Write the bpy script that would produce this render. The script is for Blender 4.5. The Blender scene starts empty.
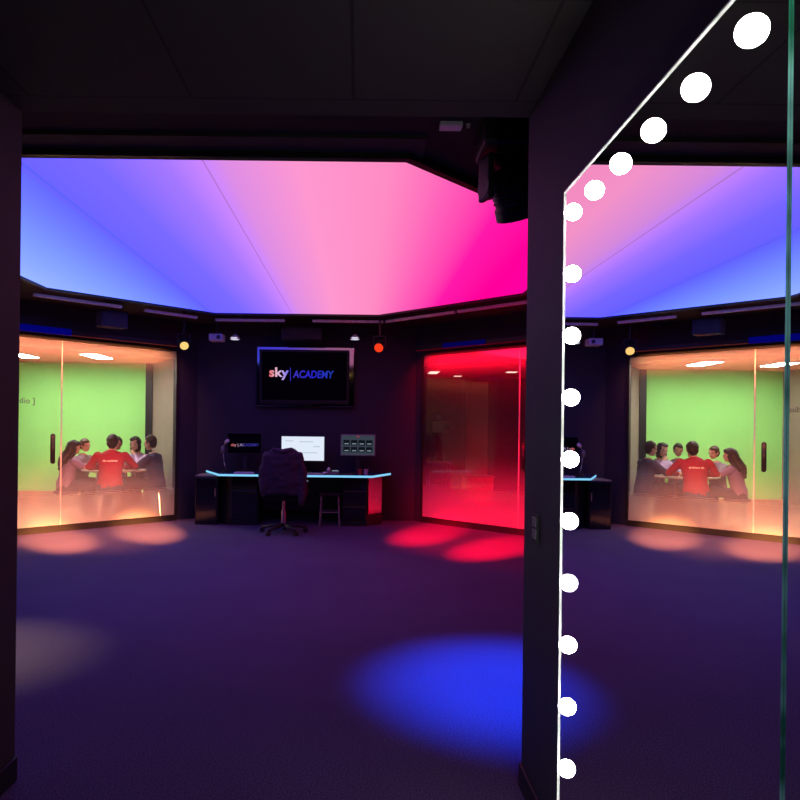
import bpy, bmesh, math, random
from mathutils import Vector, Matrix, noise
from mathutils.bvhtree import BVHTree
random.seed(7)
sc = bpy.context.scene
COL = sc.collection
PI = math.pi

# ------------------------------------------------------------------ camera, world, exposure
EYE = 1.38
cd = bpy.data.cameras.new('camera'); cam = bpy.data.objects.new('camera', cd); COL.objects.link(cam)
cd.sensor_width = 36; cd.lens = 683 * 36 / 800
cd.shift_x = (400 - 359) / 800; cd.shift_y = (429 - 400) / 800
cd.clip_start = 0.02; cd.clip_end = 100
cam.matrix_world = Matrix.Translation((0, 0, EYE)) @ Matrix.Rotation(PI / 2, 4, 'X') @ Matrix.Rotation(0.0118, 4, 'Z')
sc.camera = cam
w = bpy.data.worlds.new('world'); sc.world = w; w.use_nodes = True
w.node_tree.nodes['Background'].inputs[0].default_value = (0.10, 0.08, 0.12, 1)
w.node_tree.nodes['Background'].inputs[1].default_value = 0.02
vs = sc.view_settings
vs.view_transform = 'Standard'; vs.look = 'None'; vs.exposure = 0.0; vs.gamma = 1.0; vs.use_curve_mapping = False
try:
    sc.cycles.use_denoising = True
    sc.cycles.max_bounces = 10; sc.cycles.transparent_max_bounces = 16
    sc.cycles.sample_clamp_indirect = 40.0
except Exception:
    pass

# ------------------------------------------------------------------ colours and materials
def lin(r, g, b):
    def f(c):
        c /= 255.0
        return c / 12.92 if c <= 0.04045 else ((c + 0.055) / 1.055) ** 2.4
    return (f(r), f(g), f(b), 1)

def newmat(name):
    m = bpy.data.materials.new(name); m.use_nodes = True
    nt = m.node_tree; nt.nodes.clear()
    out = nt.nodes.new('ShaderNodeOutputMaterial')
    return m, nt, out

def P(name, base, rough=0.6, metal=0.0, var=0.12, scale=18, bump=0.0, spec=0.5):
    """plain surface with a slight procedural mottling"""
    m, nt, out = newmat(name)
    b = nt.nodes.new('ShaderNodeBsdfPrincipled')
    b.inputs['Roughness'].default_value = rough; b.inputs['Metallic'].default_value = metal
    b.inputs['Specular IOR Level'].default_value = spec
    tc = nt.nodes.new('ShaderNodeTexCoord'); nz = nt.nodes.new('ShaderNodeTexNoise')
    nz.inputs['Scale'].default_value = scale; nz.inputs['Detail'].default_value = 3
    nt.links.new(tc.outputs['Object'], nz.inputs['Vector'])
    mr = nt.nodes.new('ShaderNodeMapRange')
    mr.inputs[1].default_value = 0.3; mr.inputs[2].default_value = 0.7
    mr.inputs[3].default_value = 1 - var; mr.inputs[4].default_value = 1 + var
    nt.links.new(nz.outputs['Fac'], mr.inputs[0])
    mx = nt.nodes.new('ShaderNodeVectorMath'); mx.operation = 'SCALE'
    mx.inputs[0].default_value = base[:3]
    nt.links.new(mr.outputs[0], mx.inputs['Scale'])
    nt.links.new(mx.outputs[0], b.inputs['Base Color'])
    if bump:
        bp = nt.nodes.new('ShaderNodeBump'); bp.inputs['Strength'].default_value = bump; bp.inputs['Distance'].default_value = 0.01
        nt.links.new(nz.outputs['Fac'], bp.inputs['Height']); nt.links.new(bp.outputs[0], b.inputs['Normal'])
    nt.links.new(b.outputs[0], out.inputs[0])
    return m

def E(name, col, s=1.0):
    m, nt, out = newmat(name)
    e = nt.nodes.new('ShaderNodeEmission'); e.inputs[0].default_value = col; e.inputs[1].default_value = s
    nt.links.new(e.outputs[0], out.inputs[0]); return m

def ramp_emission(name, axis, lo, hi, stops, s=1.0):
    """something that gives off light, its colour running along one axis of the object"""
    m, nt, out = newmat(name)
    tc = nt.nodes.new('ShaderNodeTexCoord'); sx = nt.nodes.new('ShaderNodeSeparateXYZ')
    nt.links.new(tc.outputs['Object'], sx.inputs[0])
    mr = nt.nodes.new('ShaderNodeMapRange'); mr.inputs[1].default_value = lo; mr.inputs[2].default_value = hi
    nt.links.new(sx.outputs[axis], mr.inputs[0])
    cr = nt.nodes.new('ShaderNodeValToRGB'); cr.color_ramp.interpolation = 'LINEAR'
    el = cr.color_ramp.elements
    while len(el) < len(stops): el.new(0.5)
    for i, (x, c) in enumerate(stops):
        el[i].position = (x - lo) / (hi - lo); L_ = lin(*c[:3])
        g = c[3] if len(c) > 3 else 1.0       # lamps behind this stretch are stronger in their own colour
        mx_ = max(L_[:3]); el[i].color = tuple(v * g if v == mx_ else v for v in L_[:3]) + (1,)
    nt.links.new(mr.outputs[0], cr.inputs[0])
    e = nt.nodes.new('ShaderNodeEmission'); e.inputs[1].default_value = s
    nt.links.new(cr.outputs[0], e.inputs[0]); nt.links.new(e.outputs[0], out.inputs[0])
    return m

def carpet():
    m, nt, out = newmat('carpet')
    b = nt.nodes.new('ShaderNodeBsdfPrincipled'); b.inputs['Roughness'].default_value = 0.95
    b.inputs['Specular IOR Level'].default_value = 0.1
    tc = nt.nodes.new('ShaderNodeTexCoord')
    n1 = nt.nodes.new('ShaderNodeTexNoise'); n1.inputs['Scale'].default_value = 150; n1.inputs['Detail'].default_value = 4
    n2 = nt.nodes.new('ShaderNodeTexNoise'); n2.inputs['Scale'].default_value = 1.3
    nt.links.new(tc.outputs['Object'], n1.inputs['Vector']); nt.links.new(tc.outputs['Object'], n2.inputs['Vector'])
    cr = nt.nodes.new('ShaderNodeValToRGB')
    cr.color_ramp.elements[0].position = 0.32; cr.color_ramp.elements[0].color = (0.037, 0.028, 0.072, 1)
    cr.color_ramp.elements[1].position = 0.70; cr.color_ramp.elements[1].color = (0.155, 0.120, 0.250, 1)
    nt.links.new(n1.outputs['Fac'], cr.inputs[0])
    mr = nt.nodes.new('ShaderNodeMapRange'); mr.inputs[3].default_value = 0.85; mr.inputs[4].default_value = 1.15
    nt.links.new(n2.outputs['Fac'], mr.inputs[0])
    v = nt.nodes.new('ShaderNodeVectorMath'); v.operation = 'SCALE'
    nt.links.new(cr.outputs[0], v.inputs[0]); nt.links.new(mr.outputs[0], v.inputs['Scale'])
    nt.links.new(v.outputs[0], b.inputs['Base Color'])
    bp = nt.nodes.new('ShaderNodeBump'); bp.inputs['Strength'].default_value = 0.5; bp.inputs['Distance'].default_value = 0.006
    nt.links.new(n1.outputs['Fac'], bp.inputs['Height']); nt.links.new(bp.outputs[0], b.inputs['Normal'])
    nt.links.new(b.outputs[0], out.inputs[0]); return m

def tile_ceiling():
    """dark suspended ceiling, 0.6 m tiles with thin joints"""
    m, nt, out = newmat('dark_ceiling_tiles')
    b = nt.nodes.new('ShaderNodeBsdfPrincipled'); b.inputs['Roughness'].default_value = 0.8
    tc = nt.nodes.new('ShaderNodeTexCoord'); sx = nt.nodes.new('ShaderNodeSeparateXYZ')
    nt.links.new(tc.outputs['Object'], sx.inputs[0])
    ds = []
    for ax, off in ((0, -0.035), (1, 2.53)):
        a = nt.nodes.new('ShaderNodeMath'); a.operation = 'SUBTRACT'; a.inputs[1].default_value = off - 0.3
        nt.links.new(sx.outputs[ax], a.inputs[0])
        mo = nt.nodes.new('ShaderNodeMath'); mo.operation = 'FLOORED_MODULO'; mo.inputs[1].default_value = 0.6
        nt.links.new(a.outputs[0], mo.inputs[0])
        s = nt.nodes.new('ShaderNodeMath'); s.operation = 'SUBTRACT'; s.inputs[1].default_value = 0.3
        nt.links.new(mo.outputs[0], s.inputs[0])
        ab = nt.nodes.new('ShaderNodeMath'); ab.operation = 'ABSOLUTE'; nt.links.new(s.outputs[0], ab.inputs[0])
        if ax == 0:                           # the run-out strip at the mouth has no lengthwise joints
            q = nt.nodes.new('ShaderNodeMath'); q.operation = 'SUBTRACT'; q.inputs[1].default_value = 2.53; nt.links.new(sx.outputs[1], q.inputs[0])
            q2 = nt.nodes.new('ShaderNodeMath'); q2.operation = 'MAXIMUM'; q2.inputs[1].default_value = 0.0; nt.links.new(q.outputs[0], q2.inputs[0])
            q3 = nt.nodes.new('ShaderNodeMath'); q3.operation = 'ADD'; nt.links.new(ab.outputs[0], q3.inputs[0]); nt.links.new(q2.outputs[0], q3.inputs[1]); ab = q3
        ds.append(ab)
    mn = nt.nodes.new('ShaderNodeMath'); mn.operation = 'MINIMUM'
    nt.links.new(ds[0].outputs[0], mn.inputs[0]); nt.links.new(ds[1].outputs[0], mn.inputs[1])
    cr = nt.nodes.new('ShaderNodeMapRange'); cr.inputs[1].default_value = 0.004; cr.inputs[2].default_value = 0.007
    nt.links.new(mn.outputs[0], cr.inputs[0])
    mx = nt.nodes.new('ShaderNodeMix'); mx.data_type = 'RGBA'
    mx.inputs['A'].default_value = (0.004, 0.004, 0.004, 1); mx.inputs['B'].default_value = (0.030, 0.026, 0.025, 1)
    nt.links.new(cr.outputs[0], mx.inputs[0]); nt.links.new(mx.outputs['Result'], b.inputs['Base Color'])
    nt.links.new(b.outputs[0], out.inputs[0]); return m

def film_glass(name, zlo, zhi, lowfac, topfac, mid=0.03, refl=1.0):
    """clear glass carrying a striped frost film that thins out towards the middle"""
    m, nt, out = newmat(name)
    tc = nt.nodes.new('ShaderNodeTexCoord'); sx = nt.nodes.new('ShaderNodeSeparateXYZ')
    nt.links.new(tc.outputs['Object'], sx.inputs[0])
    def mrange(a, b_, c, d_, smooth=True):
        r = nt.nodes.new('ShaderNodeMapRange'); r.interpolation_type = 'SMOOTHSTEP' if smooth else 'LINEAR'
        for i, v in enumerate((a, b_, c, d_)): r.inputs[i + 1].default_value = v
        nt.links.new(sx.outputs[2], r.inputs[0]); return r
    lo = mrange(zlo - 0.25, zlo + 1.0, lowfac, mid); hi = mrange(zhi - 0.38, zhi + 0.1, mid, topfac)
    mxm = nt.nodes.new('ShaderNodeMath'); mxm.operation = 'MAXIMUM'
    nt.links.new(lo.outputs[0], mxm.inputs[0]); nt.links.new(hi.outputs[0], mxm.inputs[1])
    sn = nt.nodes.new('ShaderNodeMath'); sn.operation = 'MULTIPLY'; sn.inputs[1].default_value = 2 * PI / 0.022
    nt.links.new(sx.outputs[2], sn.inputs[0])
    sn2 = nt.nodes.new('ShaderNodeMath'); sn2.operation = 'SINE'; nt.links.new(sn.outputs[0], sn2.inputs[0])
    st = nt.nodes.new('ShaderNodeMapRange'); st.inputs[1].default_value = -1; st.inputs[2].default_value = 1
    st.inputs[3].default_value = 0.88; st.inputs[4].default_value = 1.0
    nt.links.new(sn2.outputs[0], st.inputs[0])
    fac = nt.nodes.new('ShaderNodeMath'); fac.operation = 'MULTIPLY'
    nt.links.new(mxm.outputs[0], fac.inputs[0]); nt.links.new(st.outputs[0], fac.inputs[1])
    tr = nt.nodes.new('ShaderNodeBsdfTransparent'); tr.inputs[0].default_value = (0.97, 0.98, 0.97, 1)
    df = nt.nodes.new('ShaderNodeBsdfDiffuse'); df.inputs[0].default_value = (0.82, 0.82, 0.82, 1)
    tl = nt.nodes.new('ShaderNodeBsdfTranslucent'); tl.inputs[0].default_value = (0.82, 0.82, 0.82, 1)
    fm = nt.nodes.new('ShaderNodeMixShader'); fm.inputs[0].default_value = 0.3
    nt.links.new(df.outputs[0], fm.inputs[1]); nt.links.new(tl.outputs[0], fm.inputs[2])
    m1 = nt.nodes.new('ShaderNodeMixShader')
    nt.links.new(fac.outputs[0], m1.inputs[0]); nt.links.new(tr.outputs[0], m1.inputs[1]); nt.links.new(fm.outputs[0], m1.inputs[2])
    gl = nt.nodes.new('ShaderNodeBsdfGlossy'); gl.inputs['Roughness'].default_value = 0.0
    fr = nt.nodes.new('ShaderNodeFresnel'); fr.inputs[0].default_value = 1.5
    fm2 = nt.nodes.new('ShaderNodeMath'); fm2.operation = 'MULTIPLY'; fm2.inputs[1].default_value = refl
    nt.links.new(fr.outputs[0], fm2.inputs[0])
    m2 = nt.nodes.new('ShaderNodeMixShader')
    nt.links.new(fm2.outputs[0], m2.inputs[0]); nt.links.new(m1.outputs[0], m2.inputs[1]); nt.links.new(gl.outputs[0], m2.inputs[2])
    nt.links.new(m2.outputs[0], out.inputs[0]); return m

def mirror_mat():
    m, nt, out = newmat('mirror_silver')
    g = nt.nodes.new('ShaderNodeBsdfGlossy'); g.inputs[0].default_value = (0.90, 0.92, 0.91, 1); g.inputs['Roughness'].default_value = 0.0
    nt.links.new(g.outputs[0], out.inputs[0]); return m

def edge_glass():
    """polished green edge of thick glass"""
    m, nt, out = newmat('green_glass_edge')
    tc = nt.nodes.new('ShaderNodeTexCoord'); nz = nt.nodes.new('ShaderNodeTexNoise'); nz.inputs['Scale'].default_value = 7
    nt.links.new(tc.outputs['Object'], nz.inputs['Vector'])
    cr = nt.nodes.new('ShaderNodeValToRGB')
    cr.color_ramp.elements[0].position = 0.42; cr.color_ramp.elements[0].color = (0.02, 0.16, 0.09, 1)
    cr.color_ramp.elements[1].position = 0.62; cr.color_ramp.elements[1].color = (0.30, 0.95, 0.72, 1)
    nt.links.new(nz.outputs['Fac'], cr.inputs[0])
    t = nt.nodes.new('ShaderNodeBsdfTranslucent'); nt.links.new(cr.outputs[0], t.inputs[0])
    g = nt.nodes.new('ShaderNodeBsdfGlossy'); g.inputs['Roughness'].default_value = 0.15
    mx = nt.nodes.new('ShaderNodeMixShader'); mx.inputs[0].default_value = 0.06
    nt.links.new(t.outputs[0], mx.inputs[1]); nt.links.new(g.outputs[0], mx.inputs[2])
    nt.links.new(mx.outputs[0], out.inputs[0]); return m

M = {}
M['carpet'] = carpet()
M['tiles'] = tile_ceiling()
M['wall'] = P('dark_plum_paint', (0.037, 0.029, 0.043), 0.7, var=0.06, scale=3)
M['studio_wall'] = P('midnight_wall_paint', (0.020, 0.021, 0.045), 0.65, var=0.08, scale=2)
M['soffit'] = P('black_soffit_paint', (0.012, 0.011, 0.014), 0.8)
M['board'] = P('charcoal_edge_board', (0.030, 0.028, 0.030), 0.7)
M['black'] = P('black_plastic', (0.012, 0.012, 0.014), 0.4)
M['blackm'] = P('black_powder_coat', (0.016, 0.016, 0.018), 0.5, bump=0.1, scale=60)
M['gloss'] = P('black_gloss_panel', (0.010, 0.010, 0.012), 0.08, spec=0.6)
M['tvback'] = P('dark_mirror_metal', (0.30, 0.30, 0.32), 0.06, metal=1.0, var=0.03)
M['frame'] = P('black_steel_frame', (0.010, 0.010, 0.011), 0.5)
M['alu'] = P('pale_aluminium_rail', (0.88, 0.88, 0.90), 0.35)
M['steel'] = P('brushed_steel', (0.55, 0.55, 0.57), 0.32, metal=1.0)
M['satin'] = P('satin_steel_panel', (0.50, 0.50, 0.52), 0.22, metal=1.0)
M['chrome'] = P('chrome_tube', (0.75, 0.75, 0.76), 0.15, metal=1.0)
M['bluerefl'] = P('painted_blue_reflection', (0.002, 0.006, 0.75), 0.5, spec=0.05)  # blue reflection on the glass headers, put into the base colour
M['grey'] = P('grey_plastic', (0.20, 0.20, 0.21), 0.5)
M['lightgrey'] = P('pale_grey_plastic', (0.55, 0.54, 0.58), 0.45)
M['white'] = P('white_plastic', (0.78, 0.78, 0.80), 0.4, var=0.04)
M['greenwall'] = P('green_screen_paint', (0.33, 0.84, 0.23), 0.8, var=0.03, scale=1.5)
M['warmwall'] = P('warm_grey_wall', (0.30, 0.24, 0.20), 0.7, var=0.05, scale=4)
M['tanbase'] = P('tan_plinth_wood', (0.48, 0.30, 0.18), 0.5)
M['woodfloor'] = P('orange_wood_floor', (0.62, 0.33, 0.20), 0.35, scale=6, var=0.15)
M['terraceil'] = P('terracotta_ceiling', (0.62, 0.27, 0.19), 0.75, scale=30, var=0.15)
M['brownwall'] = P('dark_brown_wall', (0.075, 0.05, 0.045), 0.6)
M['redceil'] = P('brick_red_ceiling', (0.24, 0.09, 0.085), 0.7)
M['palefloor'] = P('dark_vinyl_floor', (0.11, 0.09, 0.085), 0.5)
M['mirror'] = mirror_mat()
M['gedge'] = edge_glass()
M['pedge'] = P('bright_polished_glass_edge', (0.90, 0.95, 0.92), 0.25, var=0.1, scale=14)
M['bulb'] = E('frosted_bulb_light', (1.0, 0.96, 0.92, 1), 28)
M['troffer'] = E('fluorescent_panel_light', (1.0, 0.94, 0.86, 1), 62)
M['dimlamp'] = E('dim_warm_lamp_light', (1.0, 0.78, 0.62, 1), 1.6)
M['led'] = E('desk_edge_led', lin(135, 212, 255), 1.0)
M['jacket'] = P('dark_plum_cloth', (0.045, 0.030, 0.055), 0.9, bump=0.4, scale=30)
M['seatcloth'] = P('black_seat_cloth', (0.018, 0.017, 0.022), 0.9)
M['desk'] = P('blue_lit_desktop', (0.015, 0.05, 0.16), 0.2)  # blue light falling on the desktop is tinted into its base colour
M['cabinet'] = P('near_black_laminate', (0.016, 0.015, 0.019), 0.4)
M['skin'] = P('skin_light', (0.52, 0.30, 0.22), 0.55, var=0.05)
M['skin2'] = P('skin_tan', (0.38, 0.21, 0.14), 0.55, var=0.05)
M['hairdk'] = P('dark_brown_hair', (0.018, 0.011, 0.008), 0.5, bump=0.6, scale=70)
M['hairbr'] = P('brown_hair', (0.050, 0.024, 0.014), 0.5, bump=0.6, scale=70)
M['red'] = P('red_jersey', (0.33, 0.008, 0.040), 0.85, scale=40)
M['lav'] = P('lavender_cotton', (0.45, 0.36, 0.60), 0.85, scale=40)
M['greyshirt'] = P('grey_cotton', (0.20, 0.17, 0.22), 0.85, scale=40)
M['navy'] = P('navy_cotton', (0.045, 0.04, 0.10), 0.85, scale=40)
M['violet'] = P('mauve_cotton', (0.21, 0.16, 0.30), 0.85, scale=40)
M['trouser'] = P('dark_denim', (0.035, 0.035, 0.07), 0.85)
M['shoe'] = P('black_shoe_leather', (0.02, 0.02, 0.022), 0.5)
M['lip'] = P('lip_rose', (0.35, 0.10, 0.09), 0.5)
M['tabletop'] = P('pale_table_laminate', (0.55, 0.50, 0.46), 0.3)
M['paper'] = P('white_paper', (0.8, 0.79, 0.76), 0.8, var=0.03)
M['chairplastic'] = P('plum_grey_chair_shell', (0.10, 0.075, 0.11), 0.5)
M['redcup'] = P('red_cup_plastic', (0.45, 0.05, 0.06), 0.4)
M['silk'] = P('dark_grey_vinyl_letters', (0.10, 0.11, 0.11), 0.6)

# ------------------------------------------------------------------ mesh helpers
class MB:
    def __init__(s): s.bm = bmesh.new()
    def box(s, c, size, rz=0, bevel=0.0, R=None):
        g = bmesh.ops.create_cube(s.bm, size=1.0)['verts']
        mat = Matrix.Translation(c) @ (R.to_4x4() if R else Matrix.Rotation(rz, 4, 'Z')) @ Matrix.Diagonal((*size, 1))
        bmesh.ops.transform(s.bm, matrix=mat, verts=g)
        if bevel:
            es = list({e for v in g for e in v.link_edges})
            bmesh.ops.bevel(s.bm, geom=es, offset=bevel, segments=2, affect='EDGES', profile=0.6)
        return s
    def tube(s, p0, p1, r0, r1=None, n=14):
        p0 = Vector(p0); p1 = Vector(p1); r1 = r0 if r1 is None else r1
        d = p1 - p0; q = d.to_track_quat('Z', 'Y').to_matrix().to_4x4()
        g = bmesh.ops.create_cone(s.bm, cap_ends=True, segments=n, radius1=r0, radius2=r1, depth=d.length)['verts']
        bmesh.ops.transform(s.bm, matrix=Matrix.Translation((p0 + p1) / 2) @ q, verts=g); return s
    def ell(s, c, r, R=None, u=16, v=10):
        g = bmesh.ops.create_uvsphere(s.bm, u_segments=u, v_segments=v, radius=1)['verts']
        mat = Matrix.Translation(c) @ (R.to_4x4() if R else Matrix.Identity(4)) @ Matrix.Diagonal((*r, 1))
        bmesh.ops.transform(s.bm, matrix=mat, verts=g); return s
    def prism(s, pts, z0, z1):
        a = [s.bm.verts.new((x, y, z0)) for x, y in pts]; b = [s.bm.verts.new((x, y, z1)) for x, y in pts]
        n = len(pts); s.bm.faces.new(a[::-1]); s.bm.faces.new(b)
        for i in range(n): s.bm.faces.new((a[i], a[(i + 1) % n], b[(i + 1) % n], b[i]))
        return s
    def loft(s, rings, n=16):
        """rings: (centre, x axis, y axis) with axes scaled to the radii; closed at both ends"""
        prev = None; first = None
        for c, ax, ay in rings:
            c = Vector(c); ax = Vector(ax); ay = Vector(ay)
            vs_ = [s.bm.verts.new(c + ax * math.cos(2 * PI * i / n) + ay * math.sin(2 * PI * i / n)) for i in range(n)]
            if prev:
                for i in range(n): s.bm.faces.new((prev[i], prev[(i + 1) % n], vs_[(i + 1) % n], vs_[i]))
            else: first = vs_
            prev = vs_
        s.bm.faces.new(first[::-1]); s.bm.faces.new(prev); return s
    def capsule(s, pts, rads, n=12):
        """tapered limb through points with round joints"""
        for i in range(len(pts) - 1):
            s.tube(pts[i], pts[i + 1], rads[i], rads[i + 1], n)
        for p, r in zip(pts, rads): s.ell(p, (r, r, r), u=n, v=8)
        return s
    def lathe(s, prof, n=24, c=(0, 0, 0)):
        rows = []
        for r, z in prof:
            rows.append([s.bm.verts.new((c[0] + r * math.cos(2 * PI * i / n), c[1] + r * math.sin(2 * PI * i / n), c[2] + z)) for i in range(n)])
        for a, b in zip(rows, rows[1:]):
            for i in range(n): s.bm.faces.new((a[i], a[(i + 1) % n], b[(i + 1) % n], b[i]))
        s.bm.faces.new(rows[0][::-1]); s.bm.faces.new(rows[-1]); return s
    def path(s, pts, r, n=10):
        for a, b in zip(pts, pts[1:]): s.tube(a, b, r, r, n)
        for p in pts[1:-1]: s.ell(p, (r, r, r), u=n, v=6)
        return s
    def mesh(s, name, smooth=False):
        bmesh.ops.recalc_face_normals(s.bm, faces=s.bm.faces)
        me = bpy.data.meshes.new(name); s.bm.to_mesh(me); s.bm.free()
        if smooth:
            for p in me.polygons: p.use_smooth = True
        return me
    def build(s, name, mat, parent=None, smooth=False, loc=None):
        me = s.mesh(name, smooth); me.materials.append(mat)
        o = bpy.data.objects.new(name, me); COL.objects.link(o)
        if parent: o.parent = parent
        if loc: o.location = loc
        return o

def smooth_by_angle(o, ang=0.6):
    me = o.data
    for p in me.polygons: p.use_smooth = True
    bm = bmesh.new(); bm.from_mesh(me)
    for e in bm.edges:
        if len(e.link_faces) == 2 and e.calc_face_angle(0) > ang: e.smooth = False
    bm.to_mesh(me); bm.free(); return o

def tag(o, label, cat, group=None, kind=None):
    o['label'] = label; o['category'] = cat
    if group: o['group'] = group
    if kind: o['kind'] = kind
    return o
def thing(name, label, cat, loc=(0, 0, 0), rz=0, group=None):
    o = bpy.data.objects.new(name, None); COL.objects.link(o); o.empty_display_size = 0.1
    o.location = loc; o.rotation_euler = (0, 0, rz); return tag(o, label, cat, group)
def struct(o, label, cat):
    return tag(o, label, cat, None, 'structure')
def copy_tree(o, parent=None):
    c = o.copy(); COL.objects.link(c)
    if parent: c.parent = parent
    for ch in [x for x in bpy.data.objects if x.parent == o]: copy_tree(ch, c)
    return c

def remeshed(mb, name, mat, parent, voxel, smooth_it=4, wrinkle=0.0, wscale=8.0):
    """fuse overlapping solids into one continuous skin"""
    me = mb.mesh(name + '_raw'); t = bpy.data.objects.new('t', me); COL.objects.link(t)
    r = t.modifiers.new('r', 'REMESH'); r.mode = 'VOXEL'; r.voxel_size = voxel; r.use_smooth_shade = True
    if smooth_it:
        s = t.modifiers.new('s', 'SMOOTH'); s.factor = 0.5; s.iterations = smooth_it
    dg = bpy.context.evaluated_depsgraph_get(); dg.update()
    m2 = bpy.data.meshes.new_from_object(t.evaluated_get(dg))
    bpy.data.objects.remove(t); bpy.data.meshes.remove(me)
    m2.name = name; m2.materials.clear(); m2.materials.append(mat)
    if wrinkle:
        for v in m2.vertices:
            v.co += v.normal * (noise.noise(v.co * wscale) * wrinkle + noise.noise(v.co * wscale * 2.7) * wrinkle * 0.5)
    for p in m2.polygons: p.use_smooth = True
    o = bpy.data.objects.new(name, m2); COL.objects.link(o); o.parent = parent
    return o

def text_mesh(txt, size, extrude=0.001, bold=0.0, shear=0.0, align='CENTER'):
    c = bpy.data.curves.new('txt', 'FONT'); c.body = txt; c.size = size; c.extrude = extrude; c.offset = bold; c.shear = shear
    c.align_x = align; c.align_y = 'CENTER'; c.resolution_u = 3
    t = bpy.data.objects.new('t', c); COL.objects.link(t)
    dg = bpy.context.evaluated_depsgraph_get(); dg.update()
    me = bpy.data.meshes.new_from_object(t.evaluated_get(dg))
    bpy.data.objects.remove(t); bpy.data.curves.remove(c); return me
def text(name, txt, size, mat, parent, matrix, **k):
    me = text_mesh(txt, size, **k); me.materials.clear(); me.materials.append(mat)
    o = bpy.data.objects.new(name, me); COL.objects.link(o)
    if parent: o.parent = parent
    o.matrix_local = matrix; return o

def light(name, kind, loc, target, col, power, parent=None, **k):
    d = bpy.data.lights.new(name, kind); d.color = col; d.energy = power
    for a, b in k.items(): setattr(d, a, b)
    o = bpy.data.objects.new(name, d); COL.objects.link(o); o.location = loc
    o.rotation_euler = (Vector(target) - Vector(loc)).to_track_quat('-Z', 'Y').to_euler()
    return o

# ------------------------------------------------------------------ plan of the place (metres; x right, y into the picture)
XR, XL = 0.648, -1.326          # passage side walls
Y0 = 2.66                       # where the passage opens into the studio
ZC = 2.60                      # passage ceiling
ZS = 2.95                       # studio soffit
GT, GB = 2.49, 0.085            # top and bottom of the glass walls
WL, WR, WB, WF = -4.9, 3.3, 10.35, 2.6
oct_room = [(-3.0, WF), (1.4, WF), (WR, 4.5), (WR, 7.9), (0.85, WB), (-2.45, WB), (WL, 7.9), (WL, 4.5)]

# ------------------------------------------------------------------ large structure
o = MB().box((-0.8, 4.2, -0.05), (8.6, 13.6, 0.10)).build('floor', M['carpet']); struct(o, 'dark speckled carpet running from the passage through the studio', 'floor')
o = MB().box((-0.33, 0.03, (ZC + ZS) / 2 + 0.0), (2.4, 2 * (Y0 - 0.03), ZS - ZC)).build('ceiling', M['tiles']); struct(o, 'low dark tiled ceiling over the passage', 'ceiling')
o = MB().box((XL - 0.1, 0.03, 1.475), (0.2, 2 * (Y0 - 0.03), 2.95)).build('wall_left', M['wall']); struct(o, 'dark plum passage wall at the left edge', 'wall')
o = MB().box((XR + 0.1, 0.03, 1.475), (0.2, 2 * (Y0 - 0.03), 2.95)).build('wall_right', M['wall']); struct(o, 'dark plum passage wall carrying the mirrors', 'wall')
o = MB().box((-0.33, -2.7, 1.475), (2.4, 0.2, 2.95)).build('wall_rear', M['wall']); struct(o, 'dark wall closing the passage behind the viewer', 'wall')
for nm, x0, lab in (('baseboard_left', XL + 0.006, 'left'), ('baseboard_right', XR - 0.006, 'right')):
    o = MB().box((x0, 0.03, 0.045), (0.012, 2 * (Y0 - 0.03) - 0.001, 0.09), bevel=0.003).build(nm, M['frame']); struct(o, 'black baseboard at the foot of the %s passage wall' % lab, 'baseboard')
def wall_seg(name, a, b, z0, z1, mat, label, th=0.12, side=1):
    a = Vector(a); b = Vector(b); d = (b - a).normalized(); n = Vector((-d.y, d.x)) * side
    pts = [a, b, b + n * th, a + n * th]
    return struct(MB().prism([(p.x, p.y) for p in pts], z0, z1).build(name, mat), label, 'wall')
wall_seg('wall_front', (-3.0, WF), (XL - 0.2, WF), 0, ZS, M['studio_wall'], 'dark studio wall beside the passage mouth on its left', side=-1)
wall_seg('wall_front_right', (XR + 0.2, WF), (1.4, WF), 0, ZS, M['studio_wall'], 'dark studio wall beside the passage mouth on its right', side=-1)
wall_seg('wall_front_left_corner', (WL, 4.5), (-3.0, WF), 0, ZS, M['studio_wall'], 'slanted dark studio wall at the near left corner', side=-1)
wall_seg('wall_front_right_corner', (1.4, WF), (WR, 4.5), 0, ZS, M['studio_wall'], 'slanted dark studio wall at the near right corner', side=-1)
wall_seg('wall_side_left', (WL, 7.9), (WL, 4.5), 0, ZS, M['studio_wall'], 'dark side wall on the left of the studio', side=-1)
wall_seg('wall_side_right', (WR, 4.5), (WR, 7.9), 0, ZS, M['studio_wall'], 'dark side wall on the right of the studio', side=-1)
wall_seg('wall_back', (-2.45, WB), (0.85, WB), 0, ZS, M['studio_wall'], 'dark back wall behind the control desk', side=1)
# glass planes: left y = x + 12.8, right y = 11.2 - x
LG = lambda x: (x, x + 12.8)
RG = lambda x: (x, 11.2 - x)
wall_seg('wall_header_left', LG(-4.9), LG(-2.45), GT, ZS, M['studio_wall'], 'dark header above the glass front of the green room', th=0.1)
wall_seg('wall_header_right', RG(0.85), RG(3.3), GT, ZS, M['studio_wall'], 'dark header above the red lit glass front', th=0.1)
wall_seg('wall_pier_left', LG(-2.70), LG(-2.45), 0, GT, M['studio_wall'], 'dark pier between the green room glass and the back wall', th=0.1)
wall_seg('wall_pier_right', RG(0.85), RG(0.955), 0, GT, M['studio_wall'], 'dark pier between the back wall and the red lit glass', th=0.1)
o = MB().prism([(x, y) for x, y in oct_room], ZS, ZS + 0.1).build('ceiling_studio', M['soffit']); struct(o, 'black soffit around the glowing ceiling of the studio', 'ceiling')
o = MB().box((-0.83, 3.78, ZS - 0.01), (2.35, 0.28, 0.02)).build('trim_1', M['board']); struct(o, 'charcoal board along the near edge of the glowing ceiling', 'trim')

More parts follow.
